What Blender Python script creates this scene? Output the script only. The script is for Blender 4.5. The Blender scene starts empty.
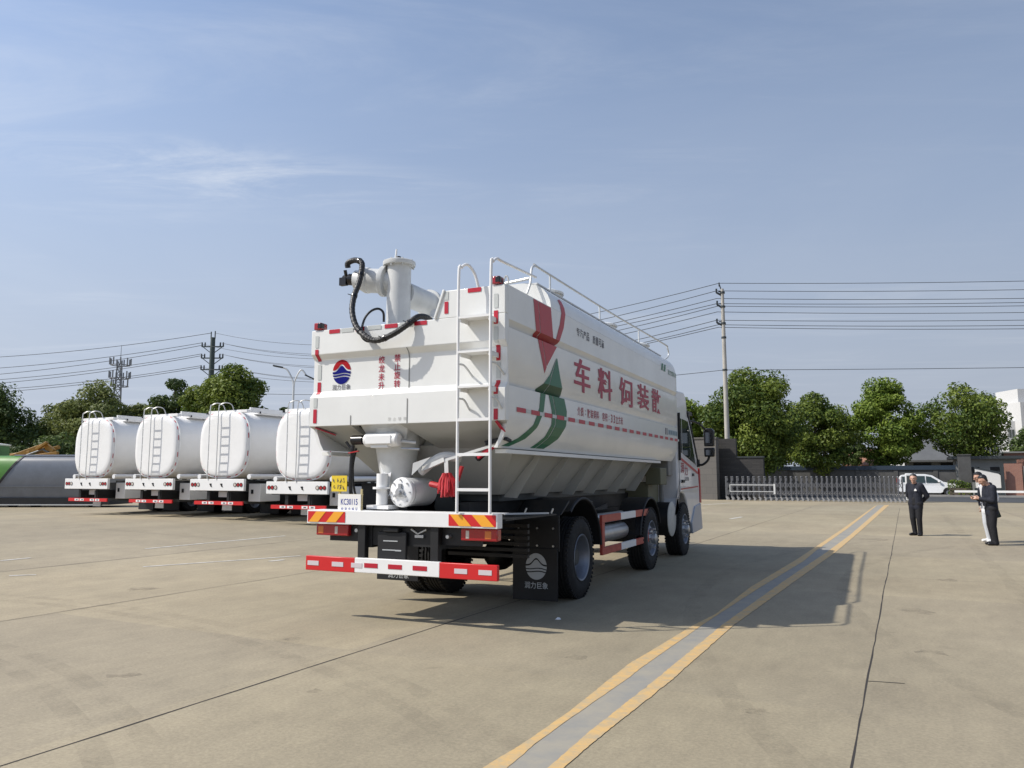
import bpy, bmesh, math, random
from mathutils import Vector, Matrix
import numpy as np
R = math.radians
C = bpy.context.scene.collection
random.seed(7)

# ------------------------------------------------------------------ helpers
class MB:
    """collects shapes; build() links them as ONE mesh object"""
    def __init__(s): s.v = []; s.f = []; s.m = []; s.cur = 0
    def mat(s, i): s.cur = i; return s
    def add(s, vs, fs):
        b = len(s.v); s.v += [tuple(v) for v in vs]
        for f in fs: s.f.append(tuple(b + i for i in f)); s.m.append(s.cur)
        return s
    def box(s, x0, x1, y0, y1, z0, z1, M=None):
        vs = [Vector((x, y, z)) for z in (z0, z1) for y in (y0, y1) for x in (x0, x1)]
        if M: vs = [M @ v for v in vs]
        return s.add(vs, [(0,2,3,1),(4,5,7,6),(0,1,5,4),(2,6,7,3),(0,4,6,2),(1,3,7,5)])
    def bar(s, a, b, w, h, up=(0,0,1)):
        a = Vector(a); b = Vector(b); d = (b-a).normalized(); up = Vector(up)
        if abs(d.dot(up)) > .98: up = Vector((0,1,0))
        x = d.cross(up).normalized(); u = x.cross(d)
        M = Matrix((x, d, u)).transposed().to_4x4(); M.translation = a
        return s.box(-w/2, w/2, 0, (b-a).length, -h/2, h/2, M)
    def tube(s, pts, r, n=8, caps=True):
        pts = [Vector(p) for p in pts]; rr = r if isinstance(r, (list, tuple)) else [r]*len(pts)
        rings = []; ref = None
        for i, p in enumerate(pts):
            d = (pts[min(i+1, len(pts)-1)] - pts[max(i-1, 0)]).normalized()
            if ref is None:
                ref = Vector((0,0,1)) if abs(d.z) < .9 else Vector((1,0,0))
            ref = (ref - d*ref.dot(d)).normalized(); q = d.cross(ref)
            rings.append([p + (ref*math.cos(2*math.pi*k/n) + q*math.sin(2*math.pi*k/n))*rr[i] for k in range(n)])
        vs = [v for g in rings for v in g]; fs = []
        for i in range(len(pts)-1):
            for k in range(n):
                fs.append((i*n+k, i*n+(k+1)%n, (i+1)*n+(k+1)%n, (i+1)*n+k))
        if caps: fs += [tuple(range(n))[::-1], tuple((len(pts)-1)*n+k for k in range(n))]
        return s.add(vs, fs)
    def cyl(s, a, b, r, r2=None, n=20): return s.tube([a, b], [r, r if r2 is None else r2], n)
    def lathe(s, prof, o, axis, n=32):
        """prof: (radius, along axis)"""
        o = Vector(o); a = Vector(axis).normalized()
        x = a.orthogonal().normalized(); y = a.cross(x); vs = []; fs = []; m = len(prof)
        for k in range(n):
            t = 2*math.pi*k/n; e = x*math.cos(t) + y*math.sin(t)
            vs += [o + e*max(r, 1e-4) + a*h for r, h in prof]
        for k in range(n):
            j = (k+1) % n
            for i in range(m-1): fs.append((k*m+i, j*m+i, j*m+i+1, k*m+i+1))
        return s.add(vs, fs)
    def prism(s, poly, fn, t0, t1):
        """poly of (u,v); fn(u,v,t) -> point"""
        n = len(poly)
        vs = [fn(u, v, t0) for u, v in poly] + [fn(u, v, t1) for u, v in poly]
        fs = [tuple(range(n))[::-1], tuple(range(n, 2*n))]
        fs += [(i, (i+1) % n, n+(i+1) % n, n+i) for i in range(n)]
        return s.add(vs, fs)
    def poly(s, pts): return s.add(pts, [tuple(range(len(pts)))])
    def ball(s, c, r, n=10, sc=(1,1,1)):
        c = Vector(c); vs = []; fs = []; m = n//2+1
        for i in range(m):
            a = math.pi*i/(m-1)
            for k in range(n):
                t = 2*math.pi*k/n
                vs.append(c + Vector((math.sin(a)*math.cos(t)*sc[0], math.sin(a)*math.sin(t)*sc[1], math.cos(a)*sc[2]))*r)
        for i in range(m-1):
            for k in range(n): fs.append((i*n+k, (i+1)*n+k, (i+1)*n+(k+1)%n, i*n+(k+1)%n))
        return s.add(vs, fs)
    def each(s, name, mats, parent=None, **k):
        """every loose piece becomes an object of its own"""
        up = list(range(len(s.v)))
        def find(a):
            while up[a] != a: up[a] = up[up[a]]; a = up[a]
            return a
        for f in s.f:
            for q in f[1:]: up[find(q)] = find(f[0])
        g = {}
        for f, m in zip(s.f, s.m): g.setdefault(find(f[0]), []).append((f, m))
        out = []
        for fs in g.values():
            idx = sorted({i for f, _ in fs for i in f}); mp = {i: j for j, i in enumerate(idx)}; b = MB()
            b.v = [s.v[i] for i in idx]; b.f = [tuple(mp[i] for i in f) for f, _ in fs]; b.m = [m for _, m in fs]
            out.append(b.build(name, mats, parent, **k))
        return out
    def build(s, name, mats, parent=None, smooth=35, bevel=0, fix=True):
        me = bpy.data.meshes.new(name); me.from_pydata(s.v, [], s.f)
        for m in (mats if isinstance(mats, (list, tuple)) else [mats]): me.materials.append(m)
        me.polygons.foreach_set('material_index', s.m)
        if fix:
            bm = bmesh.new(); bm.from_mesh(me); bmesh.ops.recalc_face_normals(bm, faces=bm.faces); bm.to_mesh(me); bm.free()
        if smooth:
            me.polygons.foreach_set('use_smooth', [True]*len(me.polygons)); me.set_sharp_from_angle(angle=R(smooth))
        me.update()
        o = bpy.data.objects.new(name, me); C.objects.link(o)
        if parent is not None: o.parent = parent
        if bevel:
            b = o.modifiers.new('bevel', 'BEVEL'); b.width = bevel; b.segments = 2; b.limit_method = 'ANGLE'; b.angle_limit = R(40)
            b.harden_normals = False
        return o

def tag(o, label=None, cat=None, group=None, kind=None):
    for k, v in (('label', label), ('category', cat), ('group', group), ('kind', kind)):
        if v: o[k] = v
    return o
def empty(name, loc, rz=0):
    o = bpy.data.objects.new(name, None); C.objects.link(o); o.location = loc; o.rotation_euler = (0, 0, rz); o.empty_display_size = .3
    return o
def copy_tree(o, parent=None):
    c = o.copy(); C.objects.link(c)
    if parent is not None: c.parent = parent
    for ch in list(o.children): copy_tree(ch, c)
    return c

def text2d(s, size=1.0, bold=0.0, res=3):
    """flat outlines of writing, centred on its box: verts (u,v), faces"""
    cu = bpy.data.curves.new('txt', 'FONT'); cu.body = s; cu.size = size; cu.offset = bold; cu.resolution_u = res
    o = bpy.data.objects.new('txt', cu); C.objects.link(o); bpy.context.view_layer.update()
    dg = bpy.context.evaluated_depsgraph_get()
    me = bpy.data.meshes.new_from_object(o.evaluated_get(dg))
    vs = [(v.co.x, v.co.y) for v in me.vertices]; fs = [tuple(p.vertices) for p in me.polygons]
    bpy.data.objects.remove(o); bpy.data.curves.remove(cu); bpy.data.meshes.remove(me)
    if not vs: return [], []
    x0 = min(v[0] for v in vs); x1 = max(v[0] for v in vs); y0 = min(v[1] for v in vs); y1 = max(v[1] for v in vs)
    return [(v[0]-(x0+x1)/2, v[1]-(y0+y1)/2, x1-x0, y1-y0) for v in vs], fs
def put_text(mb, s, fn, w=None, h=None, bold=0.0):
    """writes s so that its box is w by h; fn(u,v) -> point"""
    vs, fs = text2d(s, 1.0, bold)
    if not vs: return
    W, Hh = vs[0][2], vs[0][3]
    if w is None: w = h/Hh*W
    if h is None: h = w/W*Hh
    mb.add([fn(v[0]*w/W, v[1]*h/Hh) for v in vs], fs)

# ------------------------------------------------------------------ materials
def mat(name, col, rough=.5, metal=0, noise=0, nscale=3, bump=0, bscale=40, coat=0, spec=.5, dirt=None):
    m = bpy.data.materials.new(name); m.use_nodes = True; nt = m.node_tree; b = nt.nodes['Principled BSDF']
    b.inputs['Base Color'].default_value = (*col, 1); b.inputs['Roughness'].default_value = rough
    b.inputs['Metallic'].default_value = metal; b.inputs['Coat Weight'].default_value = coat; b.inputs['Specular IOR Level'].default_value = spec
    N = nt.nodes.new; L = nt.links.new
    if noise or bump:
        tc = N('ShaderNodeTexCoord')
    if noise:
        t = N('ShaderNodeTexNoise'); t.inputs['Scale'].default_value = nscale; t.inputs['Detail'].default_value = 7; t.inputs['Roughness'].default_value = .62
        L(tc.outputs['Object'], t.inputs['Vector'])
        r = N('ShaderNodeValToRGB'); r.color_ramp.elements[0].position = .3; r.color_ramp.elements[1].position = .72
        lo = dirt if dirt else tuple(c*(1-noise) for c in col); hi = tuple(min(1, c*(1+noise*.6)) for c in col)
        r.color_ramp.elements[0].color = (*lo, 1); r.color_ramp.elements[1].color = (*hi, 1)
        L(t.outputs['Fac'], r.inputs['Fac']); L(r.outputs['Color'], b.inputs['Base Color'])
        mr = N('ShaderNodeMapRange'); mr.inputs['To Min'].default_value = min(1, rough+.12); mr.inputs['To Max'].default_value = max(.03, rough-.06)
        L(t.outputs['Fac'], mr.inputs['Value']); L(mr.outputs['Result'], b.inputs['Roughness'])
    if bump:
        t2 = N('ShaderNodeTexNoise'); t2.inputs['Scale'].default_value = bscale; t2.inputs['Detail'].default_value = 4
        L(tc.outputs['Object'], t2.inputs['Vector'])
        bp = N('ShaderNodeBump'); bp.inputs['Strength'].default_value = bump; bp.inputs['Distance'].default_value = .02
        L(t2.outputs['Fac'], bp.inputs['Height']); L(bp.outputs['Normal'], b.inputs['Normal'])
    return m
WHITE = mat('white_paint', (.76, .765, .74), .33, noise=.07, nscale=1.3, bump=.14, bscale=2.4, coat=.25)
HOPP = mat('hopper_shade_grey', (.42, .425, .40), .4, noise=.08, nscale=2)  # under-tank shade put into the plate colour, darker than the white primer
WHITE2 = mat('white_enamel', (.8, .8, .79), .35, noise=.04, nscale=4)
STEELW = mat('grey_white_steel', (.6, .61, .6), .4, noise=.1, nscale=6)
BLACK = mat('chassis_black', (.007, .0075, .009), .5, noise=.4, nscale=5)
BLACKG = mat('black_gloss', (.01, .01, .012), .25)
RUBBER = mat('tyre_rubber', (.011, .011, .0115), .8, noise=.35, nscale=9, bump=.25, bscale=60)
FLAP = mat('rubber_flap', (.006, .0068, .009), .55, noise=.3, nscale=3)
HOSE = mat('black_hose', (.01, .01, .011), .4, bump=.3, bscale=90)
RIM = mat('silver_rim', (.22, .235, .27), .42, metal=.6, noise=.1, nscale=10)
STEEL = mat('bare_steel', (.5, .51, .52), .35, metal=.8, noise=.15, nscale=8)
GALV = mat('galvanised_tube', (.62, .63, .62), .4, metal=.35)
RED = mat('red_paint', (.42, .02, .025), .4, noise=.1, nscale=8)
REDO = mat('orange_red_paint', (.46, .075, .05), .45, noise=.15, nscale=8)
TAPER = mat('red_reflective_tape', (.45, .012, .03), .35)
TAPEW = mat('white_reflective_tape', (.52, .54, .52), .3)
YEL = mat('amber_reflective', (.85, .38, .03), .35)
HZRED = mat('hazard_red', (.58, .018, .02), .35)
LAMPR = mat('red_lamp_lens', (.33, .008, .015), .12, coat=.5)
LAMPO = mat('orange_lamp_lens', (.6, .16, .03), .12, coat=.5)
LAMPC = mat('clear_lamp_lens', (.55, .5, .45), .1, coat=.5)
LRED = mat('lettering_red', (.36, .02, .05), .45)
LGREY = mat('lettering_grey', (.12, .12, .14), .5)
LGREEN = mat('lettering_green', (.03, .16, .08), .45)
LBLUE = mat('lettering_blue', (.03, .05, .3), .5)
LWHITE = mat('lettering_pale', (.42, .44, .45), .5)
DRED = mat('stripe_red', (.42, .025, .03), .4)
DRED2 = mat('stripe_red_crease_shade', (.30, .008, .012), .4)  # ribbon red with the shade of the wall crease put into its colour
DGREEN = mat('stripe_green', (.012, .13, .055), .4)
DGREEN2 = mat('stripe_green_crease_shade', (.008, .075, .03), .4)  # same for the green: crease shade painted in as a darker copy
LOGOR = mat('logo_red', (.36, .006, .012), .5, spec=.15)
LOGOB = mat('logo_blue', (.003, .006, .16), .5, spec=.12)
SEAM = mat('panel_seam', (.2, .2, .19), .6)
GLASS = mat('dark_cab_glass', (.02, .035, .03), .06, spec=.8)
PAPER = mat('white_paper', (.78, .77, .74), .7)
YCARD = mat('yellow_card', (.75, .55, .03), .6)
WOOD = mat('pale_wood', (.5, .42, .22), .7)
SKIN = mat('skin', (.47, .27, .19), .5)
HAIR = mat('black_hair', (.012, .011, .011), .45)
NAVY = mat('navy_cloth', (.009, .0115, .022), .8, noise=.25, nscale=14, bump=.3, bscale=22)
TROU = mat('dark_trouser_cloth', (.007, .0075, .011), .8, noise=.25, nscale=14, bump=.3, bscale=22)
SHIRT = mat('white_shirt_cloth', (.72, .73, .75), .75, bump=.3, bscale=22)
SHOE = mat('black_shoe_leather', (.013, .012, .012), .4)
PALET = mat('pale_trouser_cloth', (.5, .52, .55), .8)
CONC = mat('pole_concrete', (.42, .4, .36), .8, noise=.18, nscale=1.5)
DARKM = mat('dark_grey_metal', (.05, .058, .06), .5, metal=.3)
WIRE = mat('cable_black', (.05, .055, .06), .7)
GALVG = mat('galvanised_grey', (.18, .2, .21), .55, metal=.3)
SUN_E, SKY_S, AIR, DUST, OZ, EXPO = 3.7, .14, 1.0, 1.2, 2.5, 0.27
CLOUD = (4.5, 4.75, 5.15); HAZE = (2.66, 2.95, 3.58)
CIR_L, CIR_R, CIR_S = (-.95, 2.47, 0), R(17), (1.15, .4, 1)
# ------------------------------------------------------------------ ground
def sm(t): t = min(max(t, 0), 1); return t*t*(3-2*t)
def G(X, Y):   # the yard rises a little towards the parked tankers
    return .2*sm((-11-(X*.892-Y*.4524))/11)
def ground_mat():
    m = bpy.data.materials.new('yard_concrete'); m.use_nodes = True; nt = m.node_tree; b = nt.nodes['Principled BSDF']
    N = nt.nodes.new; L = nt.links.new
    tc = N('ShaderNodeTexCoord'); mp = N('ShaderNodeMapping'); mp.inputs['Rotation'].default_value = (0, 0, R(26.9))
    L(tc.outputs['Object'], mp.inputs['Vector'])
    def noise(scale, det=6, ro=.6, st=None):
        t = N('ShaderNodeTexNoise'); t.inputs['Scale'].default_value = scale; t.inputs['Detail'].default_value = det; t.inputs['Roughness'].default_value = ro
        v = mp.outputs['Vector']
        if st:
            m2 = N('ShaderNodeMapping'); m2.inputs['Scale'].default_value = st; L(v, m2.inputs['Vector']); v = m2.outputs['Vector']
        L(v, t.inputs['Vector']); return t.outputs['Fac']
    def ramp(f, a, ca, c, cc):
        r = N('ShaderNodeValToRGB'); r.color_ramp.elements[0].position = a; r.color_ramp.elements[1].position = c
        r.color_ramp.elements[0].color = (*ca, 1); r.color_ramp.elements[1].color = (*cc, 1); L(f, r.inputs['Fac']); return r.outputs['Color']
    def mul(a, bb, f=1):
        x = N('ShaderNodeMix'); x.data_type = 'RGBA'; x.blend_type = 'MULTIPLY'; x.inputs['Factor'].default_value = f
        L(a, x.inputs['A']); L(bb, x.inputs['B']); return x.outputs['Result']
    base = ramp(noise(.16, 7), .32, (.308, .262, .184), .70, (.396, .342, .246))
    # slab to slab difference
    br = N('ShaderNodeTexBrick'); br.offset = 0; br.inputs['Scale'].default_value = 1; br.inputs['Brick Width'].default_value = 4.42; br.inputs['Row Height'].default_value = 6.0
    br.inputs['Mortar Size'].default_value = 0; br.inputs['Color1'].default_value = (.9, .9, .91, 1); br.inputs['Color2'].default_value = (1.04, 1.03, 1.0, 1)
    bm_ = N('ShaderNodeMapping'); bm_.inputs['Location'].default_value = (.36, 0, 0); L(mp.outputs['Vector'], bm_.inputs['Vector']); L(bm_.outputs['Vector'], br.inputs['Vector'])
    c = mul(base, br.outputs['Color'])
    c = mul(c, ramp(noise(1.3, 8, .7), .25, (.88, .88, .885), .75, (1.08, 1.075, 1.06)))
    c = mul(c, ramp(noise(.5, 8, .65, (1, .16, 1)), .3, (.89, .89, .90), .68, (1.05, 1.045, 1.04)))     # drag marks along the traffic
    c = mul(c, ramp(noise(38, 3, .7), .3, (.84, .84, .84), .7, (1.13, 1.13, 1.13)))
    c = mul(c, ramp(noise(7, 6, .75, (1, .35, 1)), .32, (.91, .91, .915), .68, (1.06, 1.06, 1.055)))
    c = mul(c, ramp(noise(.07, 4, .5), .35, (.93, .95, .93), .65, (1.05, 1.04, 1.02)))
    c = mul(c, ramp(noise(.9, 5, .5), .66, (1, 1, 1), .80, (.74, .74, .75)), .8)                         # oily stains
    c = mul(c, ramp(noise(3.4, 3, .5), .70, (1, 1, 1), .78, (.7, .69, .68)), .55)
    L(c, b.inputs['Base Color']); b.inputs['Roughness'].default_value = .82; b.inputs['Specular IOR Level'].default_value = .35
    bp = N('ShaderNodeBump'); bp.inputs['Strength'].default_value = .25; bp.inputs['Distance'].default_value = .01
    L(noise(55, 4, .7), bp.inputs['Height']); L(bp.outputs['Normal'], b.inputs['Normal'])
    return m
GND = ground_mat()
mb = MB()
xs = [-600, -300, -150, -90] + [-60+1.5*i for i in range(81)] + [90, 150, 300, 600]
ys = [-60, -20] + [-5+1.5*i for i in range(61)] + [110, 160, 300, 700]
mb.add([(x, y, G(x, y)) for y in ys for x in xs], [(j*len(xs)+i, j*len(xs)+i+1, (j+1)*len(xs)+i+1, (j+1)*len(xs)+i) for j in range(len(ys)-1) for i in range(len(xs)-1)])
tag(mb.build('ground', GND, fix=False), kind='structure')

def paint_mat(name, col, wear=.5, under=(.33, .29, .22), scale=5):
    m = bpy.data.materials.new(name); m.use_nodes = True; nt = m.node_tree; b = nt.nodes['Principled BSDF']; N = nt.nodes.new; L = nt.links.new
    tc = N('ShaderNodeTexCoord'); a = N('ShaderNodeTexNoise'); a.inputs['Scale'].default_value = scale; a.inputs['Detail'].default_value = 9; a.inputs['Roughness'].default_value = .72
    L(tc.outputs['Object'], a.inputs['Vector'])
    r = N('ShaderNodeValToRGB'); r.color_ramp.elements[0].position = wear-.12; r.color_ramp.elements[1].position = wear+.1
    r.color_ramp.elements[0].color = (*under, 1); r.color_ramp.elements[1].color = (*col, 1)
    L(a.outputs['Fac'], r.inputs['Fac']); L(r.outputs['Color'], b.inputs['Base Color']); b.inputs['Roughness'].default_value = .75
    return m
YLINE = paint_mat('yellow_line_paint', (.60, .39, .155), .49, (.42, .34, .215), 8)
WLINE = paint_mat('white_line_paint', (.62, .60, .55), .43)
STRIP = paint_mat('grey_patch_strip', (.262, .256, .232), .5, (.33, .302, .242), 2.5)
JOINT = mat('joint_tar', (.035, .03, .027), .9)
JOINTF = mat('faded_joint', (.19, .165, .13), .9)
def ribbon(name, left, right, m, dz, sub=3, rag=0):
    def res(P, n):
        d = [0]
        for a, b in zip(P, P[1:]): d.append(d[-1] + math.dist(a, b))
        out = []
        for i in range(n+1):
            t = d[-1]*i/n
            k = max(j for j in range(len(d)-1) if d[j] <= t+1e-9)
            u = (t-d[k])/max(d[k+1]-d[k], 1e-9); out.append((P[k][0]+(P[k+1][0]-P[k][0])*u, P[k][1]+(P[k+1][1]-P[k][1])*u))
        return out
    n = max(2, int(math.dist(left[0], left[-1])*sub/1.0)); n = min(n, 160 if not rag else 1500); rr_ = random.Random(len(bpy.data.objects))
    l, r = res(left, n), res(right, n); mb = MB()
    if rag:
        o = [0, 0]
        for i in range(n+1):
            d = math.dist(l[i], r[i]); ux, uy = (r[i][0]-l[i][0])/d, (r[i][1]-l[i][1])/d
            for q in (0, 1): o[q] = .55*o[q] + rr_.uniform(-rag, rag)
            l[i] = (l[i][0]+ux*o[0], l[i][1]+uy*o[0]); r[i] = (r[i][0]+ux*o[1], r[i][1]+uy*o[1])
    mb.add([(x, y, G(x, y)+dz) for x, y in l] + [(x, y, G(x, y)+dz) for x, y in r], [(i, n+1+i, n+2+i, i+1) for i in range(n)])
    return tag(mb.build(name, m, fix=False, smooth=0), kind='structure')
LL = [(-.157,4.545),(.058,4.918),(.404,5.593),(1.021,6.964),(1.156,7.2),(2.017,8.759),(2.406,9.387),(3.545,11.701),(5.583,15.444),(6.589,17.345),(10.222,24.256),(20.109,43.243)]
LR = [(-.025,4.545),(.153,4.954),(.391,5.425),(.95,6.492),(1.088,6.787),(2.109,8.759),(2.558,9.598),(3.606,11.54),(5.642,15.2),(6.722,17.345),(10.512,24.534),(21.0,44.8)]
RL = [(.202,4.545),(.516,5.198),(.854,5.856),(1.154,6.43),(2.327,8.759),(3.3,10.569),(4.536,12.852),(6.746,16.87),(9.66,22.3),(21.504,45.0)]
RR = [(.29,4.545),(.576,5.101),(.803,5.52),(1.286,6.43),(2.456,8.759),(3.42,10.5),(4.68,12.78),(6.93,16.85),(10.2,23.0),(22.1,45.6)]
def ext(P, k=1.6):
    d = (P[0][0]-P[1][0], P[0][1]-P[1][1]); n = math.hypot(*d); return [(P[0][0]+d[0]/n*k, P[0][1]+d[1]/n*k)] + P
LL, LR, RL, RR = map(ext, (LL, LR, RL, RR))
ribbon('asphalt_strip', LR, RL, STRIP, .0022)
ribbon('yellow_line', LL, LR, YLINE, .0045, 30, .0045)
ribbon('yellow_line', RL, RR, YLINE, .0045, 30, .005)
def line(name, a, b, w, m, dz=.003, wob=0, n=None, seed=1):
    rnd = random.Random(seed)
    d = (b[0]-a[0], b[1]-a[1]); L = math.hypot(*d); u = (-d[1]/L, d[0]/L); n = n or max(2, int(L/.35)); l = []; r = []; o = 0
    for i in range(n+1):
        t = i/n; o = o*.8 + rnd.uniform(-wob, wob); ww = w*(rnd.uniform(.65, 1.35) if wob else 1)/2
        x = a[0]+d[0]*t + u[0]*o; y = a[1]+d[1]*t + u[1]*o
        l.append((x+u[0]*ww, y+u[1]*ww)); r.append((x-u[0]*ww, y-u[1]*ww))
    mb = MB(); mb.add([(x, y, G(x, y)+dz) for x, y in l] + [(x, y, G(x, y)+dz) for x, y in r], [(i, n+1+i, n+2+i, i+1) for i in range(n)])
    return tag(mb.build(name, m, fix=False, smooth=0), kind='structure')
fj = (math.sin(R(26.9)), math.cos(R(26.9))); rj = (fj[1], -fj[0])
def J(lat, d): return (rj[0]*lat + fj[0]*d, rj[1]*lat + fj[1]*d)
line('pavement_joint', J(-.355, 2), J(-.355, 46), .011, JOINT, .0022, .006, seed=3)
line('pavement_joint', J(-4.64, 1), J(-4.64, 45), .015, JOINT, .0022, .006, seed=4)
line('pavement_joint', J(-9.2, 1), J(-9.2, 50), .016, JOINTF, .005, .008, seed=5)
line('pavement_joint', J(-13.7, 3), J(-13.7, 50), .02, JOINTF, .005, .005, seed=6)
line('pavement_joint', J(4.05, 2), J(4.05, 45), .018, JOINTF, .005, .006, seed=8)
line('pavement_joint', J(8.45, 2), J(8.45, 45), .018, JOINTF, .005, .006, seed=9)
for k, d in enumerate((14.2, 20.4, 26.5, 32.6, 38.7)):
    line('pavement_joint', J(-28, d), J(9, d), .014 if k else .012, JOINTF, .0016, .004, seed=20+k)
line('pavement_crack', (2.84, 6.39), (3.10, 6.32), .012, JOINT, .003, .006, n=5, seed=11)
for a, b, w in (((-6.656,14.184),(-4.378,16.213),.085),((-8.021,17.139),(-6.059,20.891),.085),((-9.553,14.659),(-9.304,15.191),.08),((-8.192,12.825),(-7.85,12.985),.08),((-4.693,15.173),(-4.482,15.444),.1),((11.07,45.4),(13.74,48.87),.14),((8.47,30.33),(9.38,31.84),.13),((-10.5,11.9),(-8.45,12.72),.05)):
    line('white_line', a, b, w, WLINE, .006)
def mark_mat(name, col, amount, scale):
    m = bpy.data.materials.new(name); m.use_nodes = True; nt = m.node_tree; b = nt.nodes['Principled BSDF']; N = nt.nodes.new; L = nt.links.new
    b.inputs['Base Color'].default_value = (*col, 1); b.inputs['Roughness'].default_value = .9
    tc = N('ShaderNodeTexCoord'); a = N('ShaderNodeTexNoise'); a.inputs['Scale'].default_value = scale; a.inputs['Detail'].default_value = 8; a.inputs['Roughness'].default_value = .75; L(tc.outputs['Object'], a.inputs['Vector'])
    r = N('ShaderNodeMapRange'); r.inputs['From Min'].default_value = .42; r.inputs['From Max'].default_value = .7; r.inputs['To Max'].default_value = amount; L(a.outputs['Fac'], r.inputs['Value'])
    t = N('ShaderNodeBsdfTransparent'); x = N('ShaderNodeMixShader'); L(r.outputs['Result'], x.inputs['Fac']); L(t.outputs[0], x.inputs[1]); L(b.outputs[0], x.inputs[2]); L(x.outputs[0], nt.nodes['Material Output'].inputs['Surface'])
    return m
TYM = mark_mat('rubber_mark', (.14,.125,.10), .15, 2.2); OIL = mark_mat('oil_stain', (.10,.085,.07), .38, 5)
def arc(cx, cy, r, a0, a1, w):
    n = 40; A = [(cx+(r-w/2)*math.cos(R(a0+(a1-a0)*i/n)), cy+(r-w/2)*math.sin(R(a0+(a1-a0)*i/n))) for i in range(n+1)]
    B = [(cx+(r+w/2)*math.cos(R(a0+(a1-a0)*i/n)), cy+(r+w/2)*math.sin(R(a0+(a1-a0)*i/n))) for i in range(n+1)]
    ribbon('tyre_mark', A, B, TYM, .0012, 3)
for r in (11.0, 11.3, 12.9, 13.2): arc(-11.5, -1.5, r, 28, 92, .16)
for r in (16.5, 18.4): arc(20, 5, r, 118, 190, .2)
for lat in (1.35, 3.2): line('tyre_mark', J(lat, 6), J(lat, 38), .22, TYM, .0012, .01, n=60, seed=int(lat*9))
for k, (x, y, r) in enumerate(((3.9,7.4,.16),(1.7,5.6,.09),(4.9,9.6,.22),(-3.2,6.6,.13),(-1.5,6.1,.07),(-5.4,11.5,.25),(6.9,12.5,.2),(.6,7.2,.12),(9.5,20.5,.4),(-2.2,8.0,.1))):
    rnd = random.Random(90+k); n = 14; mb = MB(); mb.poly([(x+r*rnd.uniform(.55,1.2)*math.cos(2*math.pi*i/n), y+r*rnd.uniform(.55,1.2)*math.sin(2*math.pi*i/n), .0014) for i in range(n)])
    tag(mb.build('oil_stain', OIL, fix=False, smooth=0), kind='structure')
# street behind the gate
PER = (.892, -.452); FWD = (.452, .892)
def SP(s, t=0): return (15.0 + PER[0]*s + FWD[0]*t, 55.0 + PER[1]*s + FWD[1]*t)   # along / beyond the gate line
ROAD = mat('street_asphalt', (.062, .066, .07), .85, noise=.25, nscale=.5, bump=.2, bscale=30)
mb = MB(); q = [SP(-90, 2.2), SP(110, 2.2), SP(110, 17), SP(-90, 17)]
mb.poly([(x, y, .012) for x, y in q]); tag(mb.build('road', ROAD, fix=False, smooth=0), kind='structure')
SLABP = mat('pavement_slabs', (.3, .29, .27), .85, noise=.2, nscale=1)
mb = MB()
for t0, t1 in ((17, 20.3),):
    q = [SP(-90, t0), SP(110, t0), SP(110, t1), SP(-90, t1)]
    mb.prism(q, lambda u, v, t: (u, v, t), -.02, .14)
tag(mb.build('pavement', SLABP, smooth=0), kind='structure')
# ------------------------------------------------------------------ feed truck (local: x right, y forward from the rear bar, z up)
TRK = empty('feed_truck', (-1.288, 8.712, .02), -R(24.655))
tag(TRK, 'large white bulk feed truck with a red and green ribbon on its side', 'truck')
XL, XR, XC = -1.39, 1.27, -.06
# right wall profile (x, z) from top down
PROF = [(1.27,3.73),(1.27,3.345),(1.205,3.265),(1.27,3.25),(1.27,2.735),(1.205,2.625),(1.27,2.605),(1.27,2.32),(1.262,2.22),(1.235,2.11),(1.19,2.0),(1.14,1.92)]
SHO = [(1.27-.36*(1-math.cos(a)), 3.73+.35*math.sin(a)) for a in [R(15*k) for k in range(1, 7)]]
PROFD = SHO[::-1] + PROF
def wall_x(z):
    for (a, za), (b, zb) in zip(PROFD, PROFD[1:]):
        if zb <= z <= za: return a + (b-a)*(za-z)/(za-zb)
    return PROFD[0][0] if z > PROFD[0][1] else PROFD[-1][0]
def mir(P): return [(2*XC-x, z) for x, z in P]
# --- tank body: two wall skins running the whole length, and the bodies inside them
def loft(mb, sec, ys):
    n = len(sec); vs = []
    for y, k, dz in ys:
        for u, v in sec: vs.append((XC+(u-XC)*k, y, 2.9+(v-2.9)*k - dz*max(0, v-3.2)/.9))
    fs = [tuple(range(n))[::-1], tuple((len(ys)-1)*n+i for i in range(n))]
    for j in range(len(ys)-1): fs += [(j*n+i, j*n+(i+1) % n, (j+1)*n+(i+1) % n, (j+1)*n+i) for i in range(n)]
    mb.add(vs, fs)
FRONT = [(8.45, 1, 0), (8.62, .985, .03), (8.72, .94, .1)]
left = mir(PROF)
ins = lambda P, d: [(XC+(x-XC)*(1-d/1.33), z) for x, z in P]
mb = MB()
inR, inL = ins(PROF, .03), ins(left, .03)
loft(mb, PROF + [(x-.02, z) for x, z in inR[::-1]], [(.222,1,0)] + FRONT)
lp = [(XL, 3.40)] + [p for p in left if p[1] < 3.39]; lq = ins(lp, .05)
loft(mb, lp + lq[::-1], [(.222,1,0)] + FRONT)
iR, iL = ins(PROF, .012), ins(left, .012)
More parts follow.
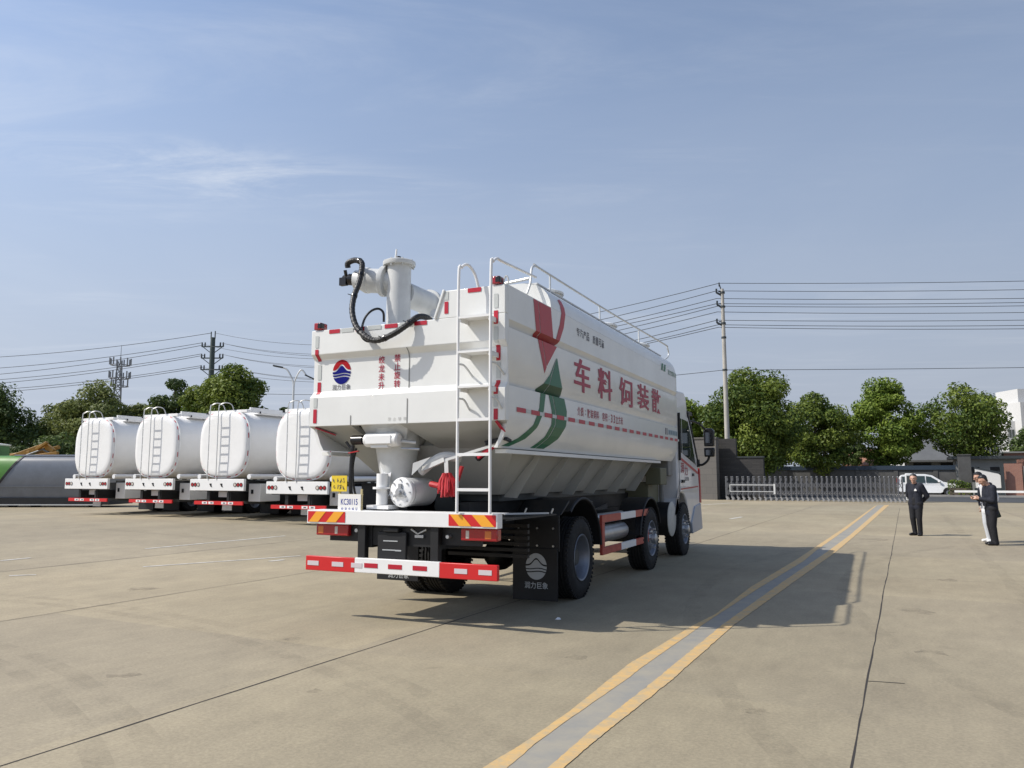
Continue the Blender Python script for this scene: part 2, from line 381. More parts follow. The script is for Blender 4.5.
# box behind the rear panel (a well for the auger), then the full body
mb.prism([(iL[0][0], 3.12)] + [p for p in iL if 2.22 < p[1] < 3.1] + [(iL[0][0], 2.218), (1.25, 2.218)] + [p for p in iR[::-1] if 2.225 < p[1] < 3.1] + [(iR[0][0], 3.12)], lambda u, v, t: (u, t, v), .223, .8195)
mb.prism([(iL[0][0], 3.12)] + [p for p in iL if p[1] < 3.1] + [p for p in iR[::-1] if p[1] < 3.1] + [(iR[0][0], 3.12)], lambda u, v, t: (u, t, v), .82, 1.502)
sh = SHO[:]
secB = [(-1.10, 3.52), (-1.29, 3.44), (iL[0][0]+.002, 3.30)] + [p for p in iL if p[1] < 3.2] + [p for p in iR[::-1]][:-1] + [(iR[0][0], 3.732), (1.27, 3.732)] + sh + [(.50, 4.085), (.42, 4.05), (.36, 3.95), (.34, 3.55)]
loft(mb, secB, [(1.503,1,0)] + [(y-.004*0, k, dz) for y, k, dz in FRONT])
tank = mb.build('tank_body', WHITE, TRK, smooth=32)
# --- rear panel
mb = MB()
pr = [(.15,2.21),(.15,2.57),(.215,2.635),(.215,3.035),(.15,3.10),(.15,3.40),(.25,3.40),(.25,2.21)]
mb.prism(pr, lambda u, v, t: (t, u, v), XL, XR-.002)
mb.prism([(.37,3.399),(.49,3.72),(1.25,3.72),(1.27,3.70),(1.27,3.399)], lambda u, v, t: (u-.0015, t, v), .15, .25)
# slanted end and inner lip of the well
mb.bar((.375,.20,3.40), (.495,.20,3.73), .14, .03, up=(1,0,0)); mb.bar((.46,1.2,3.5), (.56,1.2,3.78), .5, .03, up=(1,0,0))
rp = mb.build('rear_panel', WHITE, TRK, smooth=30, bevel=.008)
def rear_y(z):
    if z > 3.10 or z < 2.57: return .15
    if z > 3.035: return .215-(z-3.035)
    if z < 2.635: return .15+(z-2.57)
    return .215
mb = MB()
for x, z0, z1 in ((.0, 2.63, 3.10), (-.77, 2.21, 2.33), (.02, 2.21, 2.5)):
    zz = z0
    while zz < z1-.001:
        z2 = min(z1, zz+.06)
        mb.poly([(x-.006, rear_y(zz)-.004, zz), (x+.006, rear_y(zz)-.004, zz), (x+.006, rear_y(z2)-.004, z2), (x-.006, rear_y(z2)-.004, z2)]); zz = z2
mb.each('panel_seam', SEAM, rp, smooth=0)
# reflective tape on the rear
def tape_v(mb, x, z0, z1, w=.052):
    cuts = [z0] + [c for c in (2.57, 2.635, 3.035, 3.10) if z0 < c < z1] + [z1]
    for a, b in zip(cuts, cuts[1:]):
        mb.poly([(x-w/2, rear_y(a+1e-4)-.005, a), (x+w/2, rear_y(a+1e-4)-.005, a), (x+w/2, rear_y(b-1e-4)-.005, b), (x-w/2, rear_y(b-1e-4)-.005, b)])
def tape_h(mb, x0, x1, z, w=.05):
    mb.poly([(x0, .145, z-w/2), (x1, .145, z-w/2), (x1, .145, z+w/2), (x0, .145, z+w/2)])
r_, w_ = MB(), MB()
for z0, z1 in ((3.02, 3.16), (2.61, 2.76), (2.25, 2.42)): tape_v(r_, -1.30, z0, z1)
for z0, z1 in ((3.18, 3.33), (2.79, 2.98), (2.44, 2.56)): tape_v(w_, -1.30, z0, z1)
for z0, z1 in ((3.28, 3.43), (2.88, 3.05), (2.50, 2.66), (2.22, 2.34)): tape_v(r_, 1.155, z0, z1)
for z0, z1 in ((3.46, 3.62), (3.07, 3.25), (2.68, 2.86), (2.36, 2.49)): tape_v(w_, 1.155, z0, z1)
for x0, x1 in ((-1.12, -.96), (-.73, -.60), (-.31, -.13), (.10, .27)): tape_h(r_, x0, x1, 3.37)
for x0, x1 in ((-.94, -.76), (-.55, -.36), (-.10, .08)): tape_h(w_, x0, x1, 3.37)
tape_h(r_, .80, .97, 3.69); r_.poly([(.50,.145,3.45),(.55,.145,3.45),(.55,.145,3.59),(.50,.145,3.59)])
w_.poly([(.50,.145,3.61),(.55,.145,3.61),(.55,.145,3.71),(.50,.145,3.71)])
r_.each('red_tape', TAPER, TRK, smooth=0); w_.each('white_tape', TAPEW, TRK, smooth=0)
# emblem: red sun over blue waves
def disc_region(mb, fn, cond_lo, cond_hi, n=26):
    """region of the unit disc between two curves lo(u)<=v<=hi(u)"""
    us = [-math.cos(math.pi*i/n) for i in range(n+1)]; a = []; b = []
    for u in us:
        h = math.sqrt(max(0, 1-u*u)); lo = max(-h, min(h, cond_lo(u))); hi = max(-h, min(h, cond_hi(u))); hi = max(hi, lo)
        a.append(fn(u, lo)); b.append(fn(u, hi))
    m = len(us); mb.add(a+b, [(i, i+1, m+i+1, m+i) for i in range(m-1)])
hill = lambda u: .02 + .50*math.exp(-(u/.42)**2) + .05*u*u*0
wav = lambda off: (lambda u: off + .07*math.sin(2.6*u+.6) - .06*u)
def emblem(fn, m_top, m_bot, parent, name='emblem'):
    mb = MB(); mb.mat(0); disc_region(mb, fn, lambda u: hill(u)+.13, lambda u: 2)
    mb.mat(1); disc_region(mb, fn, wav(-.14), hill); disc_region(mb, fn, wav(-.36), wav(-.22)); disc_region(mb, fn, lambda u: -2, wav(-.45))
    return mb.build(name, [m_top, m_bot], parent, smooth=0)
emblem(lambda u, v: (-.965+u*.135, .210, 2.872+v*.150), LOGOR, LOGOB, TRK)
mb = MB(); put_text(mb, '润力巨象', lambda u, v: (-.965+u, .210, 2.685+v), w=.27, h=.068, bold=.012); mb.build('caption_lettering', LGREY, TRK, smooth=0)
for k, ch in enumerate('绞龙未升'): mb = MB(); put_text(mb, ch, lambda u, v: (-.385+u, .210, 2.985-k*.103+v), w=.085, h=.092, bold=.015); mb.build('warning_character', LRED, TRK, smooth=0)
for k, ch in enumerate('禁止旋转'): mb = MB(); put_text(mb, ch, lambda u, v: (-.165+u, .210, 2.995-k*.103+v), w=.085, h=.092, bold=.015); mb.build('warning_character', LRED, TRK, smooth=0)
FAINT = mat('faint_grey_print', (.5, .5, .49), .6)
for k in range(4): mb = MB(); put_text(mb, '禁止攀爬'[k], lambda u, v: (-.22+k*.07+u, .146, 2.27+v), h=.04); mb.build('faint_character', FAINT, TRK, smooth=0)
# corner lamps
for x, z in ((-1.29, 3.45), (1.15, 3.775)):
    mb = MB(); mb.box(x-.055, x+.055, .13, .26, z-.045, z+.045)
    l = mb.build('corner_lamp', LAMPR, TRK, bevel=.012)
    mb = MB(); mb.box(x+.0, x+.057, .127, .2, z-.03, z+.04); mb.build('lamp_housing', BLACKG, l, bevel=.008)
mb = MB()
for x, z in ((-1.35, 3.42), (1.225, 3.74)):
    mb.tube([(x+.03*math.cos(t)*(-1 if x < 0 else 1)+.02, .22+.0*t, z+.09*math.sin(t)) for t in [R(20*k) for k in range(10)]], .010, 6)
mb.each('lifting_hook', STEELW, TRK)

# --- side ribbon, following the wall
def clip(poly, z, keep_above):
    out = []
    for (y0, z0), (y1, z1) in zip(poly, poly[1:]+poly[:1]):
        a = z0 >= z if keep_above else z0 <= z; b = z1 >= z if keep_above else z1 <= z
        if a: out.append((y0, z0))
        if a != b: t = (z-z0)/(z1-z0); out.append((y0+(y1-y0)*t, z))
    return out
def wall_decal(mb, poly, off=.004):
    lv = [p[1] for p in PROFD] + [1.0]
    for hi, lo in zip(lv, lv[1:]):
        q = clip(clip(poly, hi, False), lo, True)
        if len(q) >= 3: mb.poly([(wall_x(min(max(z, lo+1e-5), hi-1e-5))+off, y, z) for y, z in q])
def strip(Lf, Rt):  # two edge polylines top to bottom -> quads
    return [[Lf[i], Rt[i], Rt[i+1], Lf[i+1]] for i in range(len(Lf)-1)]
groups = [  # (material, left edge, right edge), (y, z) from top to bottom
    (0, [(.93,3.72),(1.01,3.345)], [(1.07,3.72),(1.14,3.345)]),
    (0, [(1.085,3.72),(1.155,3.345)], [(1.49,3.72),(1.565,3.345)]),
    (0, [(1.84,3.90),(1.86,3.72),(1.80,3.56),(1.66,3.345)], [(1.98,3.94),(2.01,3.74),(1.94,3.54),(1.79,3.345)]),
    (1, [(1.01,3.345),(.99,3.30),(1.06,3.25)], [(1.14,3.345),(1.12,3.30),(1.19,3.25)]),
    (1, [(1.155,3.345),(1.135,3.30),(1.205,3.25)], [(1.79,3.345),(1.78,3.31),(1.70,3.25)]),
    (0, [(1.06,3.25),(1.27,2.86)], [(1.19,3.25),(1.335,2.94)]),
    (0, [(1.205,3.25),(1.345,2.955)], [(1.69,3.25),(1.36,2.97)]),
    (2, [(1.665,3.10),(1.455,2.87),(1.25,2.735)], [(1.67,3.10),(1.50,2.87),(1.42,2.735)]),
    (2, [(1.685,3.10),(1.52,2.87),(1.435,2.735)], [(1.70,3.10),(1.80,2.87),(1.87,2.735)]),
    (3, [(1.25,2.735),(1.10,2.65),(1.14,2.605)], [(1.42,2.735),(1.38,2.66),(1.36,2.605)]),
    (3, [(1.435,2.735),(1.395,2.66),(1.375,2.605)], [(1.87,2.735),(1.93,2.65),(1.92,2.605)]),
    (2, [(1.14,2.605),(1.10,2.42),(.93,2.20),(.62,2.04),(.28,1.94)], [(1.30,2.605),(1.24,2.40),(1.06,2.18),(.82,2.04),(.48,1.94)]),
    (2, [(1.40,2.605),(1.50,2.42),(1.50,2.25),(1.36,2.08),(1.08,1.945)], [(1.52,2.605),(1.62,2.42),(1.62,2.25),(1.48,2.08),(1.22,1.945)]),
    (2, [(1.54,2.605),(1.64,2.42),(1.64,2.25),(1.50,2.08),(1.24,1.945)], [(1.94,2.605),(2.03,2.45),(2.01,2.26),(1.82,2.08),(1.50,1.945)]),
]
mb = MB()
for m, a, b in groups:
    mb.mat(m)
    for q in strip(a, b): wall_decal(mb, q)
mb.build('ribbon_graphic', [DRED, DRED2, DGREEN, DGREEN2], TRK, smooth=0)
# red and white tape along the side
r_, w_ = MB(), MB(); y = .44
while y < 8.4:
    wall_decal(r_, [(y, 2.325), (y, 2.378), (y+.25, 2.378), (y+.25, 2.325)], .006)
    wall_decal(w_, [(y+.26, 2.33), (y+.26, 2.374), (y+.40, 2.374), (y+.40, 2.33)], .006); y += .41
r_.each('red_tape', TAPER, TRK, smooth=0); w_.each('white_tape', TAPEW, TRK, smooth=0)
# big lettering, read from the cab end
for ch, y0, y1, z0, z1 in (('车',2.33,2.98,2.76,3.22),('料',3.34,4.02,2.755,3.215),('饲',4.42,5.16,2.745,3.20),('装',5.48,6.24,2.78,3.215),('散',6.46,7.12,2.79,3.23)):
    mb = MB(); put_text(mb, ch, lambda u, v: (1.275, (y0+y1)/2+u, (z0+z1)/2+v), w=y1-y0, h=z1-z0, bold=.012)
    for k, du in ((1, -.014), (2, .014)): put_text(mb, ch, lambda u, v: (1.275+.0006*k, (y0+y1)/2+u+du, (z0+z1)/2+v), w=y1-y0, h=z1-z0, bold=.012)
    mb.build('painted_character', LRED, TRK, smooth=0)
mb = MB()
for k, ch in enumerate('专汽产品 质量可靠'):
    if ch != ' ': put_text(mb, ch, lambda u, v: (1.275, 2.50+k*.137+u, 3.585+v), w=.115, h=.12, bold=.012)
mb.build('small_lettering', LGREY, TRK, smooth=0)
mb = MB()
for k, ch in enumerate('介质:散装饲料 容积:33立方米'):
    if ch != ' ': put_text(mb, ch, lambda u, v: (1.275, 2.50+k*.135+u, 2.49+v), **({'h': .07} if ch == ':' else {'w': .075 if ch == '3' else .115, 'h': .125}), bold=.01)
mb.build('small_lettering', LRED, TRK, smooth=0)
mb = MB()
for k, ch in enumerate('润力饲料车'): put_text(mb, ch, lambda u, v: (1.275, 7.86+k*.15+u, 3.69+v), w=.12, h=.11, bold=.01)
lg = mb.build('green_lettering', LGREEN, TRK, smooth=0)
mb = MB()
for a in (-1, 1):
    mb.prism([(7.42+.1*a+.035,3.66),(7.42+.1*a+.11-.02,3.80),(7.42+.1*a-.01,3.80),(7.42+.1*a-.09,3.66)], lambda u, v, t: (t, u, v), 1.273, 1.276)
mb.build('green_mark', LGREEN, TRK, smooth=0)
mb = MB(); mb.mat(0); mb.box(1.271, 1.276, 7.70, 8.5, 2.43, 2.53)
mb.mat(1)
for a in (7.45, 7.57): mb.box(1.271, 1.276, a, a+.05, 2.42, 2.55)
mb.mat(2)
for k in range(5): mb.box(1.2765, 1.278, 7.76+k*.15, 7.85+k*.15, 2.445, 2.515)
mb.build('dealer_plate', [mat('plate_pale_blue', (.30, .38, .42), .4), LGREY, mat('plate_slate_blue', (.10, .16, .20), .4)], TRK, smooth=0)

# --- hopper under the tank
mb = MB()
# flange
for f in (1.06, 2*XC-1.20): fl_ = MB(); fl_.box(f, f+.14, .33, 7.32, 1.862, 1.905); fl_.build('hopper_flange', WHITE, TRK)
# V trough with a sloping rear end
top_r, top_l, bz = 1.13, 2*XC-1.13, 1.385
b_r, b_l = .66, 2*XC-.66
mb.add([(top_l,.72,1.98),(top_r,.72,1.98),(b_r,1.25,bz),(b_l,1.25,bz),(top_l,7.2,1.98),(top_r,7.2,1.98),(b_r,6.9,bz),(b_l,6.9,bz)],
       [(0,1,2,3),(5,4,7,6),(1,5,6,2),(4,0,3,7),(3,2,6,7),(0,4,5,1)])
# underside of the rear overhang, two flaps each side of the auger recess
for x0, x1, x2, x3 in ((-1.388,-.775,-.70,-1.24), (-.085,1.268,1.12,.12)):
    mb.add([(x0,.152,2.212),(x1,.152,2.212),(x2,.78,1.93),(x3,.78,1.93),(x0,.21,2.25),(x1,.21,2.25),(x2,.82,1.99),(x3,.82,1.99)],
           [(0,1,2,3),(7,6,5,4),(0,4,5,1),(1,5,6,2),(2,6,7,3),(3,7,4,0)])
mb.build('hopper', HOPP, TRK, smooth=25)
nx, nz = (1.98-bz), (top_r-b_r); nl = math.hypot(nx, nz); nx, nz = nx/nl, -nz/nl
for y in (1.46, 2.42, 3.48, 4.42, 5.68, 6.85):
    mb = MB()
    for s in (1, -1):
        f = lambda x: x if s > 0 else 2*XC-x
        a = (top_r-.02, 1.90); b = (b_r+.03, bz+.02)
        mb = MB(); mb.prism([a, (a[0]+.045, a[1]-.03), (b_r+.155, bz-.045), (b_r-.02, bz-.035), (b_r, bz+.02)], lambda u, v, t: (f(u), t, v), y-.009, y+.009)
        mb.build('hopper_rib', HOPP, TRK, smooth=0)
# dark discharge trough under the bins
mb = MB(); mb.box(2*XC-.62,.62,1.35,6.85,1.30,1.384); mb.cyl((-.06,1.2,1.22),(-.06,6.9,1.22),.16,n=16); mb.build('discharge_trough', DARKM, TRK)
# --- unloading auger above the rear wall
AU = (-.43, .62)
mb = MB(); mb.lathe([(0,3.14),(.15,3.14),(.15,4.235),(.20,4.235),(.205,4.25),(.205,4.285),(.19,4.295),(0,4.30)], (AU[0],AU[1],0), (0,0,1), 32)
for k in range(8):
    t = 2*math.pi*k/8; mb.cyl((AU[0]+.18*math.cos(t), AU[1]+.18*math.sin(t), 4.21), (AU[0]+.18*math.cos(t), AU[1]+.18*math.sin(t), 4.305), .012, n=6)
turret = mb.build('auger_column', STEELW, TRK, smooth=40)
mb = MB(); d = Vector((-.58,-.10,.07)).normalized(); o = Vector((AU[0],AU[1],4.03))
mb.lathe([(0,.02),(.125,.02),(.125,.16),(.19,.17),(.195,.19),(.195,.225),(.185,.235),(.155,.24),(.155,.40),(.165,.41),(.165,.45),(.13,.52),(.12,.60),(0,.61)], o, d, 28)
mb.build('auger_elbow', STEELW, turret, smooth=40)
mb = MB(); e = o + d*.60
mb.lathe([(0,0),(.07,0),(.075,.03),(.075,.09),(.05,.10),(.05,.17),(.04,.18),(0,.18)], e, d, 16); mb.cyl(e+d*.12+Vector((0,0,-.03)), e+d*.12+Vector((0,-.05,.11)), .022, n=8)
mb.box(e.x-.2, e.x-.1, e.y-.08, e.y-.02, e.z-.07, e.z+.03)
mb.build('hydraulic_motor', BLACKG, turret)
mb = MB(); mb.lathe([(0,0),(.03,0),(.045,.02),(.03,.05),(0,.06)], (AU[0]+.02,AU[1]-.05,4.295), (0,0,1), 12); mb.build('grease_cap', BLACK, turret)
mb = MB(); mb.cyl((AU[0]-.06,AU[1],4.29), (AU[0]-.045,AU[1],4.46), .016, .012, n=8); mb.build('vent_pin', WHITE2, turret)
mb = MB(); a, b = Vector((AU[0]+.02,AU[1]+.08,3.90)), Vector((-.34,7.6,3.84))
mb.cyl(a, b, .155, n=24)
for t in (.09, .35, .6, .9):
    p = a.lerp(b, t); dd = (b-a).normalized(); mb.cyl(p-dd*.03, p+dd*.03, .19, n=24)
mb.cyl(Vector((.0,.75,3.62)), Vector((.02,2.4,3.66)), .05, n=12); mb.cyl(Vector((.0,2.4,3.66)), Vector((.02,3.3,3.68)), .03, n=12)
mb.build('auger_boom', STEELW, TRK, smooth=40)
mb = MB()
for y in (2.4, 6.9): mb.box(-.5, -.1, y-.04, y+.04, 3.5, 3.74)
mb.each('boom_rest', WHITE, TRK)
def spline(P, n=10):
    P = [Vector(p) for p in P]; out = []
    Q = [P[0]*2-P[1]] + P + [P[-1]*2-P[-2]]
    for i in range(1, len(Q)-2):
        for k in range(n):
            t = k/n; a, b, c, d = Q[i-1:i+3]
            out.append(.5*((2*b)+(c-a)*t+(2*a-5*b+4*c-d)*t*t+(3*b-a-3*c+d)*t**3))
    return out + [P[-1]]
hp = spline([(-1.07,.42,4.24),(-1.06,.40,4.29),(-.98,.38,4.31),(-.89,.36,4.30),(-.80,.34,4.25),(-.78,.31,4.13),(-.78,.26,3.97),(-.80,.20,3.80),(-.75,.10,3.59),(-.64,.04,3.38),(-.46,0,3.23),(-.31,0,3.18),(-.11,.02,3.24),(.03,.06,3.33),(.10,.12,3.41),(.13,.2,3.46),(.16,.3,3.47),(.16,.42,3.45)], 8)
mb = MB(); mb.tube(hp, [.034+.003*(i % 2) for i in range(len(hp))], 12)
hose = mb.build('hydraulic_hose', HOSE, TRK, smooth=0)
mb = MB()
for i in (28, 42, 56, 75, 92, 108):
    dd = (hp[i+1]-hp[i-1]).normalized(); mb.cyl(hp[i]-dd*.012, hp[i]+dd*.012, .041, n=12); mb.bar(hp[i], hp[i]+Vector((-.06,-.05,.02)), .008, .008)
mb.each('cable_tie', BLACKG, hose)
mb = MB(); mb.tube(spline([(-.53,.45,3.50),(-.52,.42,3.61),(-.58,.4,3.66),(-.66,.36,3.63),(-.69,.28,3.53),(-.63,.14,3.38),(-.59,.08,3.27),(-.51,.06,3.20),(-.40,.06,3.18)], 8), .015, 8)
mb.build('thin_cable', HOSE, TRK)
# --- lower gearbox and feed head
mb = MB()
mb.lathe([(.40,2.22),(.30,2.18),(.26,1.95),(.22,1.70),(.15,1.48),(0,1.45)], (-.45,.55,0), (0,0,1), 28)
mb.add([(-.775,.21,2.24),(-.085,.21,2.24),(-.085,.9,2.24),(-.775,.9,2.24),(-.70,.42,1.98),(-.25,.42,1.98),(-.25,.8,1.98),(-.70,.8,1.98)], [(0,1,5,4),(1,2,6,5),(2,3,7,6),(3,0,4,7)])
head = mb.build('auger_head', STEELW, TRK, smooth=30); head.location = (.085, 0, 0)
mb = MB(); mb.lathe([(0,0),(.06,0),(.082,.02),(.082,.46),(.06,.48),(0,.48)], (-.71,.26,2.035), (1,0,0), 20); mb.box(-.66, -.30, .172, .2, 1.985, 2.085)
mb.box(-.60,-.36,.20,.32,1.94,1.975)
mb.build('gearbox_cover', WHITE2, head, bevel=.006)
mb = MB(); mb.cyl((-.90,.27,2.04), (-.745,.27,2.04), .058, n=16); mb.cyl((-.76,.27,2.04), (-.70,.27,2.04), .045, n=12); mb.build('hydraulic_motor', BLACKG, head)
mb = MB(); mb.cyl((-.23,.3,2.02), (-.05,.34,2.0), .022, n=10); mb.cyl((-.23,.3,1.93), (-.02,.36,1.92), .016, n=8); mb.build('linkage_rod', STEEL, head)
mb = MB(); mb.cyl((-.46,.26,1.28), (-.46,.26,1.64), .068, n=18); mb.cyl((-.46,.26,1.46), (-.46,.26,1.485), .11, n=18); mb.box(-.60,-.30,.15,.36,1.232,1.275)
mb.add([(-.62,.4,1.88),(-.50,.3,1.62),(-.40,.3,1.44),(-.40,.42,1.95)], [(0,1,2,3)])
mb.build('support_column', WHITE2, head, smooth=40)
ax = Vector((.12,.9,0)).normalized(); o = Vector((-.175,.24,1.425))
mb = MB(); mb.lathe([(0,0),(.17,0),(.173,.01),(.173,.035),(.165,.04),(.14,.04),(.14,.06),(.165,.065),(.165,.44),(.14,.48),(0,.48)], o, ax, 32)
mb.build('feed_drum', STEELW, head, smooth=40)
mb = MB(); mb.lathe([(0,-.022),(.155,-.022),(.168,-.012),(.168,-.002),(0,-.002)], o, ax, 32)
fp = mb.build('flange_plate', WHITE2, head, smooth=40)
mb = MB(); u = ax.cross(Vector((0,0,1))); 
for k in range(8):
    t = 2*math.pi*k/8; p = o+(u*math.cos(t)+Vector((0,0,1))*math.sin(t))*.142; mb.cyl(p-ax*.04, p-ax*.01, .011, n=6)
mb.cyl(o-ax*.085, o-ax*.02, .03, n=12); mb.cyl(o-ax*.05, o-ax*.02, .055, n=12)
for k in range(3):
    t = R(90+120*k); p = o-ax*.035; mb.bar(p, p+(u*math.cos(t)+Vector((0,0,1))*math.sin(t))*.1, .04, .02)
mb.build('bearing_hub', STEEL, fp)
mb = MB(); mb.poly([(0,.3,1.62),(.015,.3,1.76),(.24,.32,1.83)]); mb.poly([(0,.306,1.62),(.24,.326,1.83),(.015,.306,1.76)])
mb.tube(spline([(.03,.45,1.66),(.3,.45,1.83),(.55,.45,1.82)],6), .055, 10)
mb.bar((.1,.38,1.69),(.42,.34,1.80),.05,.05); mb.bar((.42,.34,1.79),(1.14,.3,1.97),.025,.03)
mb.build('chute_bracket', STEELW, TRK, smooth=30)
mb = MB(); mb.bar((.44,.33,1.79),(.455,.32,1.60),.05,.012); mb.build('hanger_plate', STEELW, TRK)
rnd = random.Random(5); mb = MB()
for k in range(70):
    t = rnd.uniform(0, 2*math.pi); r0 = rnd.uniform(0, .05); r1 = rnd.uniform(.03, .115); zl = rnd.uniform(1.37, 1.46)
    a = Vector((.46+r0*math.cos(t), .31+r0*.7*math.sin(t), 1.64)); b = Vector((.475+r1*math.cos(t), .31+r1*.8*math.sin(t), zl))
    mb.tube([a, a.lerp(b,.5)+Vector((r1*math.cos(t)*.25,0,.01)), b], [.016,.022,.012], 5)
mb.tube([(.2,.4,1.52),(.33,.36,1.50),(.44,.34,1.56)], .035, 8); mb.bar((.66,.3,1.72),(.6,.3,1.55),.05,.03)
mb.build('red_tassel', RED, TRK, smooth=40)
mb = MB(); mb.tube(spline([(-.80,.25,1.98),(-.81,.24,1.75),(-.80,.22,1.5),(-.74,.2,1.32),(-.62,.24,1.24)],8), .024, 8); mb.tube(spline([(-.90,.25,2.02),(-.83,.26,1.93),(-.80,.25,1.88)],5), .018, 8)
mb.tube(spline([(-.86,.4,1.95),(-.89,.38,1.7),(-.86,.4,1.4),(-.8,.5,1.2)],8), .014, 8)
mb.build('hydraulic_hose', HOSE, TRK)
mb = MB(); mb.bar((-.82,.2,1.885),(-.68,.2,1.905),.03,.012); mb.build('valve_handle', RED, TRK)
mb = MB()
for a, b in (((1.0,.2,1.97),(1.17,.32,2.02)), ((.75,.5,1.80),(.98,.5,1.98))): mb.bar(a, b, .06, .05)
mb.each('latch', BLACK, TRK)
mb = MB(); mb.bar((.84,.35,1.82),(1.06,.32,1.95),.05,.04); mb.bar((1.15,.16,2.21),(1.215,.24,2.09),.055,.012); mb.bar((-1.30,.16,2.195),(-1.12,.33,2.11),.05,.012); mb.build('red_tape', TAPER, TRK)
mb = MB()
mb.bar((1.215,.26,2.02),(1.18,.45,2.0),.05,.03); mb.build('lock_handle', BLACK, TRK)

# --- ladder
mb = MB()
mb.tube(spline([(.78,-.03,1.215),(.78,-.03,2.5),(.78,-.03,3.80),(.80,-.005,3.92),(.85,.05,3.96),(.90,.12,3.87),(.93,.165,3.70)],6), .0165, 10)
mb.tube(spline([(1.175,-.03,1.215),(1.175,-.03,2.5),(1.18,-.03,3.84),(1.185,.01,3.95),(1.185,.12,4.01),(1.17,.3,4.02),(1.08,1.46,4.13)],6), .0165, 10)
lad = mb.build('ladder', WHITE2, TRK)
for k, z in enumerate((1.465,1.84,2.215,2.575,2.96,3.345)):
    mb = MB()
    if k < 3: mb.box(.785, 1.17, -.045, -.015, z-.016, z+.016)
    else:
        mb.box(.785, 1.17, -.045, -.012, z-.012, z+.012); yb = rear_y(z)
        mb.box(.80, 1.16, -.012, yb-.001, z-.004, z+.004)
        mb.box(.80, .812, -.03, yb-.001, z-.05, z); mb.box(1.148, 1.16, -.03, yb-.001, z-.05, z)
    mb.build('rung', WHITE2, lad)
mb = MB()
for x in (.78, 1.175):
    for z in (2.40, 2.78): mb.tube(spline([(x,-.03,z+.05),(x+.03,.06,z+.04),(x+.05,rear_y(z),z-.06)],5), .012, 8)
mb.each('standoff', STEELW, lad)
# --- roof walkway with handrail
mb = MB(); mb.box(.50, 1.0, 1.7, 8.4, 4.105, 4.125)
for k in range(7): mb.box(.52, .98, 1.9+k, 1.94+k, 4.08, 4.105)
mb.build('walkway', STEELW, TRK)
for y in (2.6, 5.2, 7.4):
    mb = MB(); mb.lathe([(.26,4.08),(.26,4.17),(.29,4.17),(.29,4.20),(.2,4.235),(0,4.25)], (.72,y,0), (0,0,1), 24); mb.build('manhole', WHITE, TRK)
mb = MB()
mb.tube(spline([(1.0,1.36,3.90),(1.02,1.42,4.05),(1.0,1.52,4.27),(1.0,1.66,4.335),(1.0,1.9,4.335),(1.0,5,4.35),(1.0,8.6,4.41),(1.0,8.95,4.38),(1.0,9.05,4.22),(1.0,8.62,4.05)],6), .0165, 10)
for y in (2.15, 4.3, 6.65): mb.cyl((1.0,y,4.06), (1.0,y,4.345), .0145, n=8)
mb.tube([(.5,1.52,4.1),(.75,1.52,4.12),(.98,1.48,4.13)], .02, 8)
mb.build('handrail', GALV, TRK)

# --- chassis
mb = MB()
for s in (-1, 1):
    mb.box(s*.43-.04, s*.43+.04, .10, 10.4, .80, 1.05); mb.box(s*.43-.06, s*.43+.06, .8, 7.5, 1.06, 1.30)
for y in (.16, 1.3, 2.1, 3.3, 4.6, 5.6, 7.0, 8.2, 9.6): mb.box(-.42, .42, y-.05, y+.05, .83, 1.02)
mb.box(-1.15, 1.15, .13, .19, 1.0, 1.05); mb.box(-1.0, 1.0, .12, .16, .86, 1.04)
mb.box(-1.2, 1.45-.2, .2, 1.7, 1.13, 1.145)
for y in (2.68,): mb.cyl((-1.0,y,.52),(1.0,y,.52),.085,n=14); mb.ball((0,y,.52),.23,16,(1,1.15,1))
for y in (6.3, 9.05): mb.bar((-1.0,y,.50),(1.0,y,.50),.11,.11)
for s in (-1, 1):
    for y in (2.68, 6.3, 9.05):
        for k in range(6): mb.bar((s*.5,y-.75+.08*k,.66+.03*k+.08),(s*.5,y,.60+.028*k),.08,.022); mb.bar((s*.5,y,.60+.028*k),(s*.5,y+.75-.08*k,.66+.03*k+.08),.08,.022)
mb.cyl((0,2.9,.62),(0,8.6,.80),.05,n=10)
for k in range(6): mb.box(.1+.0*k, 1.16, 1.0, 1.05+.0*k, .66+.07*k, .70+.07*k)
mb.build('chassis', BLACK, TRK)
mb = MB(); mb.box(-1.25,1.25,0,.12,1.058,1.216); mb.box(-1.25,1.25,.02,.30,1.205,1.214)
beam = mb.build('rear_beam', WHITE2, TRK, bevel=.008)
def hazard(x0, x1, z0, z1, lean, parent):
    L = x1-x0; a, b = MB(), MB()
    a.poly([(x0,-.004,z0),(x1,-.004,z0),(x1,-.004,z1),(x0,-.004,z1)])
    bands = [((.03,.28),(.23,.49)), ((.50,.76),(.71,.97))]          # (bottom, top) shares of the width
    for bo_, to_ in bands:
        if lean < 0: bo_, to_ = to_, bo_
        b.poly([(x0+L*bo_[0],-.0075,z0),(x0+L*bo_[1],-.0075,z0),(x0+L*to_[1],-.0075,z1),(x0+L*to_[0],-.0075,z1)])
    p = a.build('hazard_panel', HZRED, parent, smooth=0); b.build('amber_stripe', YEL, p, smooth=0)
hazard(-1.235, -.70, 1.078, 1.20, 1, beam); hazard(.665, 1.232, 1.078, 1.20, -1, beam)
